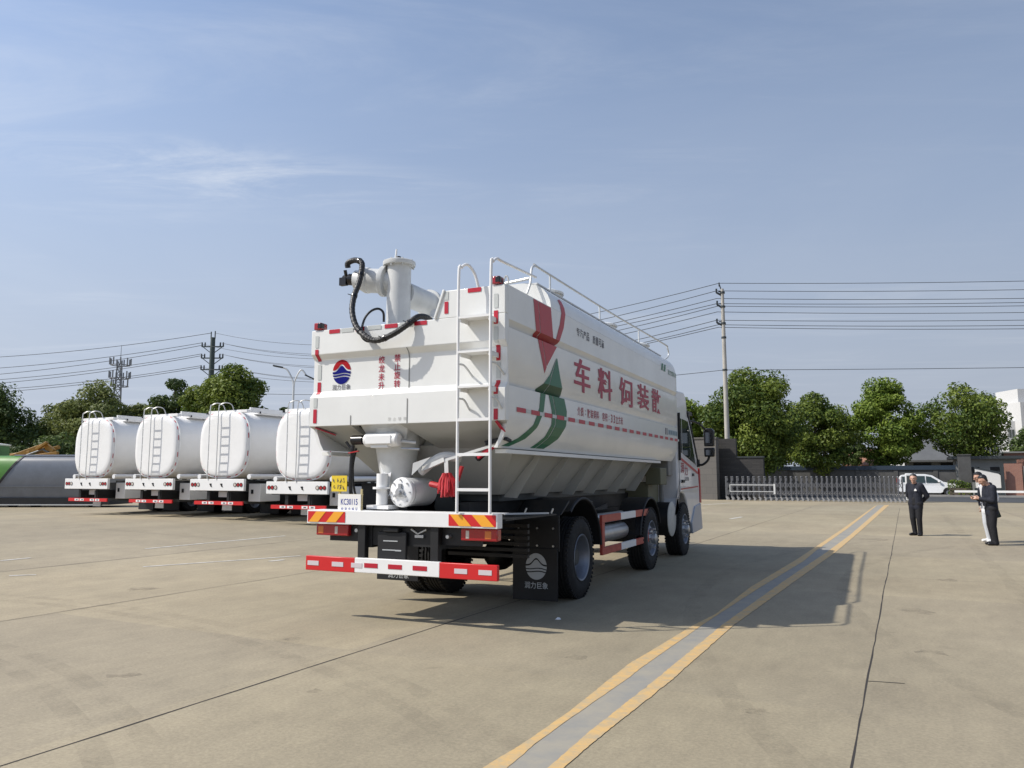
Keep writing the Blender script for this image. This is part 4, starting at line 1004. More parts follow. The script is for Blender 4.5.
for k in range(14):
    a = Vector((rnd.uniform(-1,1.1), rnd.uniform(-.3,.3), rnd.uniform(1.8,3.0))); mb.bar(a, a+Vector((rnd.uniform(-.8,.8), rnd.uniform(-.3,.3), rnd.uniform(-.4,.5))), .1, .1)
for x in (-.9, 0, .9): mb.box(x-.06,x+.06,-.1,.1,0,2.4)
mb.box(-1,1,-.1,.1,1.7,1.9); mb.build('frame', GALVG, jk)

# ------------------------------------------------------------------ trees
def leaf_mat(name, dark, light):
    m = bpy.data.materials.new(name); m.use_nodes = True; nt = m.node_tree; b = nt.nodes['Principled BSDF']; N = nt.nodes.new; L = nt.links.new
    at = N('ShaderNodeAttribute'); at.attribute_name = 'tint'
    r = N('ShaderNodeValToRGB'); r.color_ramp.elements[0].color = (*dark, 1); r.color_ramp.elements[1].color = (*light, 1)
    L(at.outputs['Fac'], r.inputs['Fac']); L(r.outputs['Color'], b.inputs['Base Color'])
    b.inputs['Roughness'].default_value = .55; b.inputs['Specular IOR Level'].default_value = .3
    tr = N('ShaderNodeBsdfTranslucent'); mx_ = N('ShaderNodeMixShader'); mx_.inputs['Fac'].default_value = .3
    L(r.outputs['Color'], tr.inputs['Color']); L(b.outputs['BSDF'], mx_.inputs[1]); L(tr.outputs['BSDF'], mx_.inputs[2]); L(mx_.outputs['Shader'], nt.nodes['Material Output'].inputs['Surface'])
    return m
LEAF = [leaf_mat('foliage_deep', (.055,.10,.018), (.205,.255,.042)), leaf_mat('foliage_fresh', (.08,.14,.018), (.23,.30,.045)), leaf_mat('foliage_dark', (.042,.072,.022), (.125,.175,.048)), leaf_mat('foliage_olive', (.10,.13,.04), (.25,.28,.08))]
BARK = mat('bark', (.10,.08,.06), .9, noise=.35, nscale=6, bump=.4, bscale=25)
def tree(x, y, h, rx, z0, seed, kind=0, leaf=.22, nc=46, per=210, name='street_tree', label='', group=None, trunk=.16, lean=0, top=.8, cat='tree', ry=None):
    rg = np.random.default_rng(seed); rnd = random.Random(seed)
    root = empty(name, (x, y, G(x, y) if y < 60 and x < 0 else 0)); ry = ry or rx
    zc = (h+z0)/2; hz = (h-z0)/2
    # clump centres spread through an egg-shaped volume
    cs = []
    while len(cs) < nc:
        p = rg.uniform(-1, 1, 3); d = np.linalg.norm(p)
        if d > 1 or d < .25 and rnd.random() < .7: continue
        taper = 1 - top*.45*max(0, p[2]) - .25*max(0, -p[2])
        cs.append((p[0]*rx*taper*.86 + lean*p[2], p[1]*ry*taper*.86, zc + p[2]*hz*.88))
    V = []; T = []
    for k, c in enumerate(cs):
        r = rx*rg.uniform(.20, .36); n = int(per*1.75*rg.uniform(.6, 1.35)); t0 = rg.uniform(.15, .85)
        d = rg.normal(size=(n, 3)); d /= np.linalg.norm(d, axis=1)[:, None]
        rad = r*rg.uniform(.25, 1.0, n)**.45
        P = np.array(c) + d*rad[:, None]*np.array([1.15, 1.15, .78])
        a = d + rg.normal(size=(n, 3))*.7 + np.array([0,0,.35]); a /= np.linalg.norm(a, axis=1)[:, None]
        u = np.cross(a, rg.normal(size=(n, 3))); u /= np.linalg.norm(u, axis=1)[:, None]; w = np.cross(a, u)
        s = leaf*.72*rg.uniform(.55, 1.25, n)[:, None]
        V.append(np.stack([P-u*s, P+w*s*.5+a*s*.12, P+u*s, P-w*s*.5+a*s*.12], 1)); T.append(np.clip(t0+rg.normal(size=n)*.22, 0, 1))
    V = np.concatenate(V).reshape(-1, 3); T = np.concatenate(T); nq = len(T)
    me = bpy.data.meshes.new('crown'); me.vertices.add(len(V)); me.vertices.foreach_set('co', V.ravel())
    me.loops.add(nq*4); me.loops.foreach_set('vertex_index', np.arange(nq*4)); me.polygons.add(nq)
    me.polygons.foreach_set('loop_start', np.arange(nq)*4); me.update(calc_edges=True); me.validate()
    at = me.attributes.new('tint', 'FLOAT', 'FACE'); at.data.foreach_set('value', T.astype(np.float32))
    me.materials.append(LEAF[kind]); cr = bpy.data.objects.new('crown', me); C.objects.link(cr); cr.parent = root
    mb = MB(); zt = z0 + hz*.9
    sp = [Vector((0,0,-.1)), Vector((rnd.uniform(-.1,.1),rnd.uniform(-.1,.1),z0*.6)), Vector((lean*.2+rnd.uniform(-.2,.2),rnd.uniform(-.2,.2),zt)), Vector((lean*.5,0,h*.85))]
    mb.tube(sp, [trunk*1.25, trunk, trunk*.65, .03], 9)
    for k in range(14):
        c = Vector(cs[k*len(cs)//14]); b = sp[1].lerp(sp[2], rnd.uniform(.1, 1)); mid = b.lerp(c, .55) + Vector((0,0,-.12*rx)); mb.tube([b, mid, c], [trunk*.45, trunk*.25, .02], 6)
    mb.build('trunk', BARK, root)
    tag(root, label, cat, group); return root
GR = 'trees along the street behind the gate'
tree(20.2,64.8,11.3,4.3,.9,11,0,label='big dark green tree right of the concrete utility pole, tallest behind the gate',group=GR,nc=95,per=230,trunk=.22)
tree(28.4,72,9.8,3.5,1.6,12,0,label='narrow tree between the tall dark tree and the bright green tree behind the gate',group=GR,nc=66)
tree(34.6,71.5,10.7,3.5,1.9,13,1,label='bright green rounded tree standing just left of the gap behind the standing man',group=GR,nc=62,per=230)
tree(41.4,70.5,10.5,4.4,2.8,14,0,label='loose airy tree in front of the grey sheds, rightmost large tree',group=GR,nc=62,per=170,leaf=.22,trunk=.2)
tree(14.6,67.5,9.1,2.9,2.5,15,1,label='light green tree peeking out behind the truck cab left of the utility pole',group=GR,nc=40)
tree(35.3,80.5,8.2,1.9,2.6,16,2,label='small dark tree far back in the gap between the two right street trees',group=GR,nc=22,per=140)
tree(53.5,79,7.2,2.3,2.2,17,2,label='dark tree at the right picture edge before the white apartment block',group=GR,nc=30,per=150)
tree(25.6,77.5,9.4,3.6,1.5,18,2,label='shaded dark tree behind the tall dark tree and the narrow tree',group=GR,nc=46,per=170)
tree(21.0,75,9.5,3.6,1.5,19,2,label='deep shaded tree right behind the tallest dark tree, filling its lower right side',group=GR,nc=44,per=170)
GL = 'trees beyond the parked tankers'
tree(-50.5,75,10.6,5.2,1.0,21,2,leaf=.26,label='dark tree at the left picture edge above the green dump front',group=GL,nc=70,per=190)
tree(-46.2,80,10.2,4.2,1.0,22,3,leaf=.25,label='green tree left of the leftmost tanker behind the yellow excavator arms',group=GL,nc=50)
tree(-42.6,79,11.2,4.6,2.0,23,3,leaf=.25,label='olive green tree below the telecom mast',group=GL,nc=56)
tree(-39.3,82,10.6,3.3,2.0,28,3,leaf=.25,label='olive tree just right of the telecom mast base',group=GL,nc=46)
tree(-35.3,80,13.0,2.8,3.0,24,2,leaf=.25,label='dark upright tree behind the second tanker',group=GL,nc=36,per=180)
tree(-29.2,72,10.6,2.6,3.0,25,0,leaf=.24,label='mid green tree between the second and third tankers, against the biggest tree',group=GL,nc=34)
tree(-25.6,70,12.4,4.0,2.0,26,0,leaf=.24,label='biggest green tree behind the third tanker under the lattice power pole',group=GL,nc=84,per=230,trunk=.25)
tree(-22.6,76,8.8,1.4,3.0,29,2,leaf=.24,label='small dark tree top right of the biggest tree by the street lamp',group=GL,nc=16)
tree(-53,92,7.0,5,0,27,2,leaf=.3,label='low dark tree far behind between the left edge tree and its neighbour',group=GL,nc=40,per=160)
tree(-39.5,66,5.6,3.4,.2,30,2,leaf=.24,name='bush',cat='bush',label='dark bush behind the yellow excavator arms',nc=34,per=170,trunk=.1)
tree(-33.0,68,6.4,3.8,.2,31,2,leaf=.24,name='bush',cat='bush',label='dark bush hidden behind the second tanker',nc=34,per=170,trunk=.1)
# ------------------------------------------------------------------ poles, mast, lamps, cables
up_ = empty('utility_pole', (16.2, 58.0, 0)); tag(up_, 'tall tapered concrete utility pole with stubby insulator arms right of the truck cab', 'utility pole')
mb = MB(); mb.cyl((0,0,-.3),(-.02,0,16.0),.21,.125,n=16); mb.build('pole', CONC, up_)
PATT = []  # cable attachments (dx, dz)
for z, dx in ((15.9,-.32),(14.95,-.30),(13.55,-.34)):
    mb = MB(); mb.bar((0,0,z-.45),(dx*1.5,-.05,z-.2),.10,.12); mb.bar((dx*1.5,-.05,z-.22),(dx*1.5,-.05,z+.1),.11,.11); mb.bar((0,0,z-.1),(dx,0,z-.12),.07,.07); mb.build('insulator_arm', DARKM, up_)
mb = MB(); mb.bar((0,0,15.6),(-.24,0,16.4),.07,.07); mb.cyl((-.24,0,16.2),(-.24,0,16.5),.05,n=8); mb.build('earth_wire_bracket', DARKM, up_)
for z in (15.7, 14.6, 13.3, 12.2, 9.7):
    mb = MB(); mb.cyl((-.01,0,z-.07),(-.01,0,z+.07),.19,n=14); mb.build('clamp', DARKM, up_)
lat = empty('utility_pole', (-45.3, 115, 0)); tag(lat, 'distant dark steel power pole with three cross arms rising above the biggest tree', 'utility pole')
LG = mat('dull_green_steel', (.05,.07,.065), .6)
mb = MB(); mb.cyl((0,0,0),(0,0,22.6),.6,.34,n=12); mb.cyl((-.3,0,22.4),(-.3,0,23.5),.09,n=6); mb.cyl((.3,0,22.4),(.3,0,23.6),.09,n=6); mb.build('pole', LG, lat)
for z in (21.1, 19.35, 17.6):
    mb = MB(); mb.bar((-1.6,0,z+.1),(1.6,0,z+.1),.22,.16)
    for s in (-1, 1): mb.bar((s*1.5,0,z+.1),(s*.2,0,z-.9),.1,.1)
    mb.build('cross_arm', LG, lat)
    for dx in (-1.6,-1.15,1.15,1.6):
        mb = MB(); mb.cyl((dx,0,z+.1),(dx,0,z+.75),.13,.10,n=8); mb.build('insulator', DARKM, lat)
mt = empty('telecom_mast', (-118.2, 230, 0)); tag(mt, 'distant lattice telecom mast with two rings of antennas on the left', 'mast')
TG = mat('hazy_grey_steel', (.16,.175,.19), .6)
mb = MB(); Hm = 36.5
for s in range(3):
    t = R(90+120*s); mb.tube([(2.2*math.cos(t),2.2*math.sin(t),0),(.75*math.cos(t),.75*math.sin(t),Hm)], .22, 6)
for k in range(16):
    z = 2+k*2.15; r = 2.2-(1.45)*z/Hm; r2 = 2.2-1.45*(z+2.15)/Hm
    for s in range(3):
        a, b = R(90+120*s), R(210+120*s); mb.tube([(r*math.cos(a),r*math.sin(a),z),(r2*math.cos(b),r2*math.sin(b),z+2.15)], .12, 5); mb.tube([(r*math.cos(a),r*math.sin(a),z),(r*math.cos(b),r*math.sin(b),z)], .12, 5)
mb.build('lattice', TG, mt, smooth=0)
mb = MB(); mb.cyl((0,0,Hm-1),(0,0,41.2),.12,.06,n=6); mb.build('lightning_rod', TG, mt)
for zz, n in ((35.0, 9), (31.0, 9), (28.6, 5)):
    mb = MB(); mb.lathe([(2.2,zz),(2.6,zz),(2.6,zz+.18),(2.2,zz+.18)], (0,0,0), (0,0,1), 18); mb.build('platform', TG, mt)
    for k in range(n):
        t = 2*math.pi*k/n+.3; r = 2.9 if n > 5 else 2.3; mb = MB(); mb.box(r*math.cos(t)-.14, r*math.cos(t)+.14, r*math.sin(t)-.15, r*math.sin(t)+.15, zz+.1, zz+2.2); mb.build('antenna', TG, mt)
def lamp(x, y, h, arms, label, two):
    z = G(x, y); o = empty('street_lamp', (x, y, z)); tag(o, label, 'street lamp')
    mb = MB(); mb.cyl((0,0,0),(0,0,h-1.1),.10,.06,n=12)
    for dx, top, tip in arms: mb.tube(spline([(0,0,h-1.2),(dx*.12,0,h-.75),(dx*.55,0,h-.2),(dx,0,top)],6), .045, 8)
    mb.build('pole', GALV, o)
    for dx, top, tip in arms:
        mb = MB(); d = Vector((dx,0,(top-h+.2)*1.0)).normalized(); a = Vector((dx,0,top)); mb.bar(a-d*.1, a+d*.5, .26, .09); mb.build('lamp_head', DARKM, o, bevel=.02)
lamp(-12.85, 45, 7.9, ((-.75,7.85,0),(.75,7.35,0)), 'double armed street lamp rising behind the rightmost tanker', True)
lamp(-44.9, 85, 12.0, ((-1.9,12.0,0),), 'single armed street lamp peeking over the trees left of the telecom mast', False)
def cable(a, b, sag, r=.022, lab='', grp=None, n=26):
    a, b = Vector(a), Vector(b); P = [a.lerp(b, i/n) - Vector((0,0,sag*4*(i/n)*(1-i/n))) for i in range(n+1)]
    mb = MB(); mb.tube(P, r, 5, caps=False); o = mb.build('power_cable', WIRE, None); tag(o, lab, 'cable', grp); return o
PX, PY = 16.2, 58.0
zz = [16.45, 15.85, 15.25, 14.85, 14.65, 14.2, 13.55, 13.2, 13.0]; dx = [-.24,-.45,-.45,-.45,-.4,-.45,-.5,-.4,-.4]
names = ['topmost', 'second', 'third', 'fourth', 'fifth', 'sixth', 'seventh', 'eighth', 'lowest']
lattz = [23.3, 21.8, 21.7, 21.5, 20.1, 20.0, 18.3, 18.2, 18.0]
latdx = [.3, 1.15, 1.6, -1.15, 1.15, 1.6, 1.15, 1.6, -1.15]
for k in range(9):
    cable((PX+dx[k],PY,zz[k]), (PX+62,PY-9,zz[k]-.2+.0*k), .62+.05*(k % 3), lab='%s cable running from the concrete utility pole to the right edge of the sky' % names[k], grp='cables right of the concrete pole')
    cable((PX+dx[k],PY,zz[k]), (-45.3+latdx[k],115,lattz[k]), 3.2, r=.026, lab='%s cable running from the concrete utility pole down to the left behind the truck tank' % names[k], grp='cables left of the concrete pole')
    if k < 7:
        L_ = [23.3,21.8,21.5,20.1,19.9,18.3,18.1][k]; D_ = [-.3,-1.6,-1.15,-1.6,-1.15,-1.6,-1.15][k]
        e = [19.8,17.9,16.6,16.0,15.3,14.6,14.1][k]
        cable((-45.3+D_,115,L_), (-96,120,e), .9, r=.04, lab='%s cable running from the distant steel pole to the left edge of the sky' % names[k], grp='cables left of the steel pole')
cable((PX-.05,PY,9.7), (PX+62,PY-7,9.9), .25, lab='single low cable running right from halfway up the concrete pole', grp='low single cables')
cable((PX-.05,PY,9.7), (-30,75,9.9), .9, lab='single low cable running left from halfway up the concrete pole behind the cab', grp='low single cables')
# ------------------------------------------------------------------ gate, walls
TILE = mat('grey_stone_cladding', (.12,.115,.105), .75, noise=.15, nscale=2)
def brick_mat(name, c1, c2, mort, sc, rough=.85, bw=.5, rh=.25):
    m = bpy.data.materials.new(name); m.use_nodes = True; nt = m.node_tree; b = nt.nodes['Principled BSDF']; N = nt.nodes.new; L = nt.links.new
    tc = N('ShaderNodeTexCoord'); mp = N('ShaderNodeMapping'); mp.inputs['Rotation'].default_value = (R(90), 0, 0); L(tc.outputs['Object'], mp.inputs['Vector'])
    t = N('ShaderNodeTexBrick'); t.inputs['Scale'].default_value = sc; t.inputs['Color1'].default_value = (*c1,1); t.inputs['Color2'].default_value = (*c2,1); t.inputs['Mortar'].default_value = (*mort,1)
    t.inputs['Brick Width'].default_value = bw; t.inputs['Row Height'].default_value = rh; t.inputs['Mortar Size'].default_value = .012
    L(mp.outputs['Vector'], t.inputs['Vector']); L(t.outputs['Color'], b.inputs['Base Color']); b.inputs['Roughness'].default_value = rough
    return m
STONE = brick_mat('stone_tiles', (.15,.14,.128), (.135,.128,.118), (.10,.098,.092), 1, bw=.9, rh=.45)
DBRICK = brick_mat('dark_slate_brick', (.035,.034,.033), (.05,.047,.045), (.025,.025,.025), 1, bw=.6, rh=.12)
RBRICK = brick_mat('orange_brick', (.33,.14,.09), (.28,.11,.075), (.3,.22,.18), 1, bw=.24, rh=.08)
GZ = -math.atan2(.452, .892)
def at(s, t, name): x, y = SP(s, t); return empty(name, (x, y, 0), GZ)
o = at(-2.6, .4, 'gate_pillar'); tag(o, 'wide grey stone clad gate pillar seen right of the truck cab', 'pillar')
mb = MB(); mb.box(-.6,2.1,-.3,.7,0,4.35); mb.build('pillar_shaft', STONE, o, smooth=0); mb = MB(); mb.box(-.66,2.16,-.36,.76,4.35,4.47); mb.build('coping', TILE, o, smooth=0)
o = at(.2, 1.6, 'gate_wall'); tag(o, 'dark slate brick wall with a stepped top behind the left end of the sliding gate', 'wall')
mb = MB(); mb.box(-1.8,.42,0,.5,0,4.4); mb.box(.42,2.3,0,.5,0,3.0); mb.build('wall_body', DBRICK, o, smooth=0)
mb = MB(); mb.box(.43,2.36,-.06,.56,3.0,3.1); mb.build('coping', DARKM, o, smooth=0)
gate = at(.0, 0, 'sliding_gate'); tag(gate, 'long retractable silver grey lattice gate closing the yard entrance', 'gate')
GM = mat('gate_steel', (.13,.134,.145), .45, metal=.3, noise=.1, nscale=4); NG = 36; L_G = 11.35
for k in range(NG):
    gx = lambda k: .2+L_G*(1.22*k/NG-.22*(k/NG)**2); x = gx(k); sp_ = gx(k+1)-x; mb = MB()
    for dy in (-.22, .22):
        mb.box(x-.045, x+.045, dy-.03, dy+.03, .18, 1.58); mb.ball((x,dy,1.61), .06, 8)
    mb.box(x-.03,x+.03,-.22,.22,1.30,1.36); mb.box(x-.03,x+.03,-.22,.22,.30,.36)
    if k < NG-1:
        for dy in (-.2, .2):
            for z0, z1 in ((.28,.80),(.80,.28),(.82,1.34),(1.34,.82)): mb.bar((x,dy,z0),(x+sp_,dy,z1),.02,.035)
    mb.build('gate_section', GM, gate, smooth=40)
    mb = MB()
    for dy in (-.22, .22): mb.bar((x-.02,dy,.26),(x+.10,dy,.10),.07,.09); mb.cyl((x+.06,dy-.05,.075),(x+.06,dy+.05,.075),.075,n=10)
    mb.build('wheel_foot', mat('gate_foot', (.28,.28,.28), .5) if k == 0 else bpy.data.materials['gate_foot'], gate)
mb = MB(); x = .2+L_G; mb.box(x-.08,x+.55,-.34,.34,.12,1.85); hd = mb.build('gate_motor_head', mat('gate_head_white', (.55,.56,.56), .4), gate, bevel=.06)
mb = MB(); mb.box(x+.02,x+.45,-.36,-.345,1.25,1.7); mb.box(x-.02,x+.5,-.36,-.345,.25,.5); mb.build('head_panel', DARKM, hd, smooth=0)
# pale rectangular outline on the gate front
mb = MB(); mb.box(.5,3.4,-.27,-.255,1.05,1.10); mb.box(.5,3.4,-.27,-.255,.60,.64); mb.box(.45,.5,-.27,-.255,.6,1.1); mb.box(3.4,3.52,-.27,-.255,.45,1.15); mb.build('pale_strip', STEELW, gate, smooth=0)
bo = at(14.2, .2, 'barrier_gate'); tag(bo, 'white boom barrier lowered across the car entrance behind the two men', 'barrier')
mb = MB(); mb.box(0,9.0,-.05,.05,.66,.79); mb.build('boom', WHITE2, bo)
mb = MB(); mb.box(8.6,9.0,-.2,.2,0,.95); mb.build('barrier_post', mat('barrier_orange', (.6,.25,.03), .4), bo, bevel=.03)
# far side of the street
bw_ = at(-8, 21, 'boundary_wall'); tag(bw_, 'long low grey wall with a dark blue coping across the street', 'wall')
WG = mat('dirty_grey_render', (.085,.085,.083), .85, noise=.3, nscale=1.2); BC = mat('dark_blue_coping', (.02,.035,.055), .5)
mb = MB(); mb.box(0,23.4,0,.25,0,2.25); mb.build('wall_body', WG, bw_, smooth=0); mb = MB(); mb.box(-.05,23.4,-.12,.37,2.25,2.62); mb.build('coping', BC, bw_, smooth=0)
mb = MB()
for k in range(8): mb.box(k*3.1,k*3.1+.35,-.06,-.001,0,2.25)
mb.each('pier', WG, bw_, smooth=0)
SH = mat('shed_wall_grey', (.22,.23,.225), .8, noise=.25, nscale=.8); SR = mat('shed_roof_grey', (.12,.125,.13), .6, noise=.2, nscale=.6); DK = mat('dark_opening', (.012,.013,.014), .8)
s1 = at(13.5, 32, 'shed'); tag(s1, 'long grey roofed shed with dark openings beyond the wall between the two right trees', 'shed')
mb = MB(); mb.box(-2,6,0,6,0,3.3); mb.build('wall', SH, s1, smooth=0)
mb = MB(); mb.prism([(-.6,3.3),(3.2,5.6),(6.6,3.3),(6.6,3.15),(3.2,5.4),(-.6,3.12)], lambda u, v, t: (t,u,v), -2.4, 6.4); mb.build('roof', SR, s1, smooth=0)
for k in range(3): mb = MB(); mb.box(-1.2+2.4*k,.4+2.4*k,-.03,-.002,1.5,3.0); mb.build('window', DK, s1, smooth=0)
s2 = at(6.0, 34, 'low_house'); tag(s2, 'low house with a reddish tiled roof glimpsed between the street trees', 'house')
mb = MB(); mb.box(0,3.6,0,6,0,2.9); mb.build('wall', SH, s2, smooth=0)
mb = MB(); mb.prism([(-.5,2.9),(3,4.6),(6.5,2.9),(6.5,2.75),(3,4.45),(-.5,2.72)], lambda u, v, t: (t,u,v), -.4, 4.0); mb.build('roof', mat('terracotta_tiles', (.32,.16,.10), .7, noise=.2, nscale=3), s2, smooth=0)
gp = at(15.95, 18.4, 'gate_post'); tag(gp, 'square grey rendered post between the blue coped wall and the white hoarding', 'pillar')
mb = MB(); mb.box(-.45,.45,0,.8,0,3.4); mb.build('shaft', WG, gp, smooth=0); mb = MB(); mb.box(-.5,.5,-.05,.85,3.4,3.5); mb.build('coping', WG, gp, smooth=0)
hb = at(16.6, 17.7, 'hoarding'); tag(hb, 'bright white hoarding panel with a sloping dark top right of the grey post', 'panel')
mb = MB(); mb.prism([(0,.75),(1.75,.75),(1.75,1.75),(1.6,1.9),(0,2.3)], lambda u, v, t: (u,t,v), 0, .12); mb.build('panel', mat('hoarding_white', (.75,.73,.68), .6), hb, smooth=0)
mb = MB(); mb.bar((-.05,.06,2.38),(1.85,.06,1.93),.2,.12); mb.box(1.76,2.0,-.05,.2,0,2.6); mb.box(-.1,1.75,.0,.12,0,.74); mb.build('dark_frame', DARKM, hb, smooth=0)
gh = at(15.6, 24, 'guard_house'); tag(gh, 'flat roofed grey guard house with dark eaves behind the white hoarding', 'building')
mb = MB(); mb.box(0,4.6,0,4,0,3.2); mb.build('wall', SH, gh, smooth=0); mb = MB(); mb.box(-.5,5.1,-.6,4.4,3.2,3.45); mb.build('roof', DARKM, gh, smooth=0); mb = MB(); mb.box(.4,1.8,-.03,-.002,1.2,2.5); mb.box(2.6,4.0,-.03,-.002,1.2,2.5); mb.each('window', DK, gh, smooth=0)
br = at(19.0, 18.2, 'brick_wall'); tag(br, 'orange red brick wall piece at the far right by the roadside', 'wall')
mb = MB(); mb.box(-.3,.9,0,.3,0,2.7); mb.build('wall_body', RBRICK, br, smooth=0)
mb = MB(); mb.box(.9,9,.05,.3,0,2.2); mb.build('grey_wall', WG, br, smooth=0)
mb = MB(); mb.box(1.0,2.0,-.15,.0,0,2.5); mb.box(3.4,4.4,-.1,.04,0,2.3); mb.each('grey_panel', SH, br, smooth=0)
b2 = at(20.6, 32, 'brick_building'); tag(b2, 'small red brick building below the white apartment block', 'building')
mb = MB(); mb.box(-.5,12,0,6,0,3.9); mb.build('wall', RBRICK, b2, smooth=0); mb = MB(); mb.box(-.7,12.2,-.2,6.2,3.9,4.05); mb.build('roof', SH, b2, smooth=0); mb = MB(); mb.box(2,3.2,-.04,-.002,2.0,3.3); mb.build('window', DK, b2, smooth=0)
AW = mat('apartment_white', (.56,.56,.55), .7); ap = empty('apartment_block', (97.2, 150, 0), 0); tag(ap, 'white apartment block with balconies at the right picture edge', 'building')
mb = MB(); mb.box(2.2,26,0,14,0,16.2); mb.box(.6,2.2,2,12,0,12.6); mb.box(-2.5,.6,4,12,0,8.2); mb.box(3.2,7,2,9,16.2,19); mb.build('wall', AW, ap, smooth=0)
for x0_, y0_, zs in ((.9,2,(3,6,9.3)),(-1.9,4,(2.6,5.4)),(1.5,2,(3,6,9.3))):
    for z_ in zs: mb = MB(); mb.box(x0_,x0_+.45 if x0_ > 0 else x0_+1.2,y0_-.05,y0_-.003,z_,z_+1.6); mb.build('window', GLASS, ap, smooth=0)
for f in range(5):
    for c in range(6):
        mb = MB(); x = 2.9+c*3.6; mb.box(x,x+1.6,-.05,-.003,1.4+3.05*f,3.2+3.05*f); mb.build('window', GLASS, ap, smooth=0)
        if c % 2 == 0: mb = MB(); mb.box(x+1.8,x+3.2,-1.1,-.01,.9+3.05*f,1.9+3.05*f); mb.build('balcony', AW, ap, smooth=0)
ap2 = empty('apartment_block', (76.5, 160, 0), 0); tag(ap2, 'pale apartment block far behind seen through the gap left of the loose airy tree', 'building')
mb = MB(); mb.box(7.5,20,0,12,0,11.5); mb.build('wall', AW, ap2, smooth=0)
for f in range(3):
    for c in range(3): mb = MB(); mb.box(8.4+4*c,10+4*c,-.05,-.003,2+3.2*f,3.8+3.2*f); mb.build('window', GLASS, ap2, smooth=0)
# hedges by the road
def hedge(s, t, w, d, h, seed, label):
    rg = np.random.default_rng(seed); x, y = SP(s, t); n = int(w*d*h*420); root = empty('hedge', (x, y, .14), GZ)
    P = rg.uniform(0, 1, (n, 3))*np.array([w, d, h]); P[:, 2] += .12*np.sin(P[:, 0]*3); a = rg.normal(size=(n, 3)); a /= np.linalg.norm(a, axis=1)[:, None]; u = np.cross(a, rg.normal(size=(n, 3))); u /= np.linalg.norm(u, axis=1)[:, None]; ww = np.cross(a, u); s_ = rg.uniform(.05, .12, n)[:, None]
    V = np.stack([P-u*s_, P+ww*s_*.5, P+u*s_, P-ww*s_*.5], 1).reshape(-1, 3)
    me = bpy.data.meshes.new('foliage'); me.from_pydata(V.tolist(), [], [tuple(range(4*i, 4*i+4)) for i in range(n)])
    at_ = me.attributes.new('tint', 'FLOAT', 'FACE'); at_.data.foreach_set('value', rg.uniform(0, .8, n).astype(np.float32)); me.materials.append(LEAF[0])
    f = bpy.data.objects.new('foliage', me); C.objects.link(f); f.parent = root
    mb = MB(); mb.box(.1,w-.1,.1,d-.1,0,h*.5); mb.build('stems', BARK, root, smooth=0); tag(root, label, 'hedge')
hedge(14.6, 17.4, 1.7, 1.0, 1.15, 41, 'low clipped hedge below the loose airy tree beside the white car')
hedge(20.3, 17.4, 8, 1.0, 1.0, 42, 'low hedge in front of the orange brick wall at the far right')
# ------------------------------------------------------------------ white people carrier on the street (local x = length, front +x)
CW = mat('car_white', (.75,.76,.76), .22, coat=.6)
cx, cy = 35.5, 66.4
car = empty('parked_car', (cx, cy, .014), -R(24)); tag(car, 'white people carrier on the street behind the man standing beside the gate', 'car')
prof = [(-2.28,.42),(-2.30,.85),(-2.26,1.15),(-2.12,1.62),(-1.95,1.78),(-1.2,1.86),(-.2,1.85),(.35,1.74),(1.15,1.20),(1.9,1.06),(2.25,.90),(2.33,.62),(2.30,.35)]
arch = lambda c: [(c+.39*math.cos(R(a)), .34+.39*math.sin(R(a))) for a in (0,30,60,90,120,150,180)]
low = [(2.0,.28)] + arch(1.48)[:] + [(.9,.26)] + [(-.9,.26)] + arch(-1.35) + [(-2.0,.30)]
full = prof + low
n = len(full); mb = MB(); vs = []; fs = []
lay = [(-.90,.0,.93),(-.88,0,1),(.88,0,1),(.90,0,.93)]
def cw(x, z): return .90 - max(0, z-.95)*.20 - max(0, abs(x)-1.7)*.15
for s in (-1, 1):
    for x, z in full: vs.append((x, s*cw(x, z), z))
fs = [tuple(range(n))[::-1], tuple(range(n, 2*n))] + [(i, (i+1) % n, n+(i+1) % n, n+i) for i in range(n)]
mb.add(vs, fs); body = mb.build('body', CW, car, smooth=30, bevel=.03)
for s in (-1, 1):
    w = lambda pts, nm, m, d=.006: (lambda mb: (mb.add([(x, s*(cw(x, z)+d), z) for x, z in pts], [tuple(range(len(pts)))]), mb.build(nm, m, body, smooth=0))[1])(MB())
    w([(-2.05,1.18),(-1.95,1.62),(-1.25,1.70),(-1.22,1.14)], 'window', GLASS); w([(-1.15,1.14),(-1.15,1.70),(-.2,1.69),(-.2,1.12)], 'window', GLASS); w([(-.12,1.12),(-.12,1.69),(.25,1.62),(.95,1.16),(.95,1.12)], 'window', GLASS)
    w([(-2.0,1.0),(1.9,.96),(1.9,.93),(-2.0,.97)], 'crease', STEELW, .004)
    mb = MB(); mb.ball((.85,s*1.0,1.22),.11,10,(1.1,.9,.8)); mb.build('wing_mirror', CW, body)
    mb = MB(); mb.ball((2.12,s*.66,.84),.16,10,(1.1,.8,.5)); mb.build('headlight', LAMPC, body)
    mb = MB(); mb.box(-2.3,-2.2,s*.72-.09,s*.72+.09,.95,1.5); mb.build('tail_light', LAMPR, body)
    for x in (1.48, -1.35):
        mb = MB(); o = Vector((x, s*.87, .33)); mb.lathe([(.2,0),(.29,-.005),(.325,.02),(.325,.2),(.2,.2)], o, (0,-s,0), 28); wl = mb.build('wheel', RUBBER, car)
        mb = MB(); mb.lathe([(.205,0),(.215,.008),(.19,-.02),(.05,-.01),(0,0)], o, (0,s,0), 24); mb.build('rim', RIM, wl)
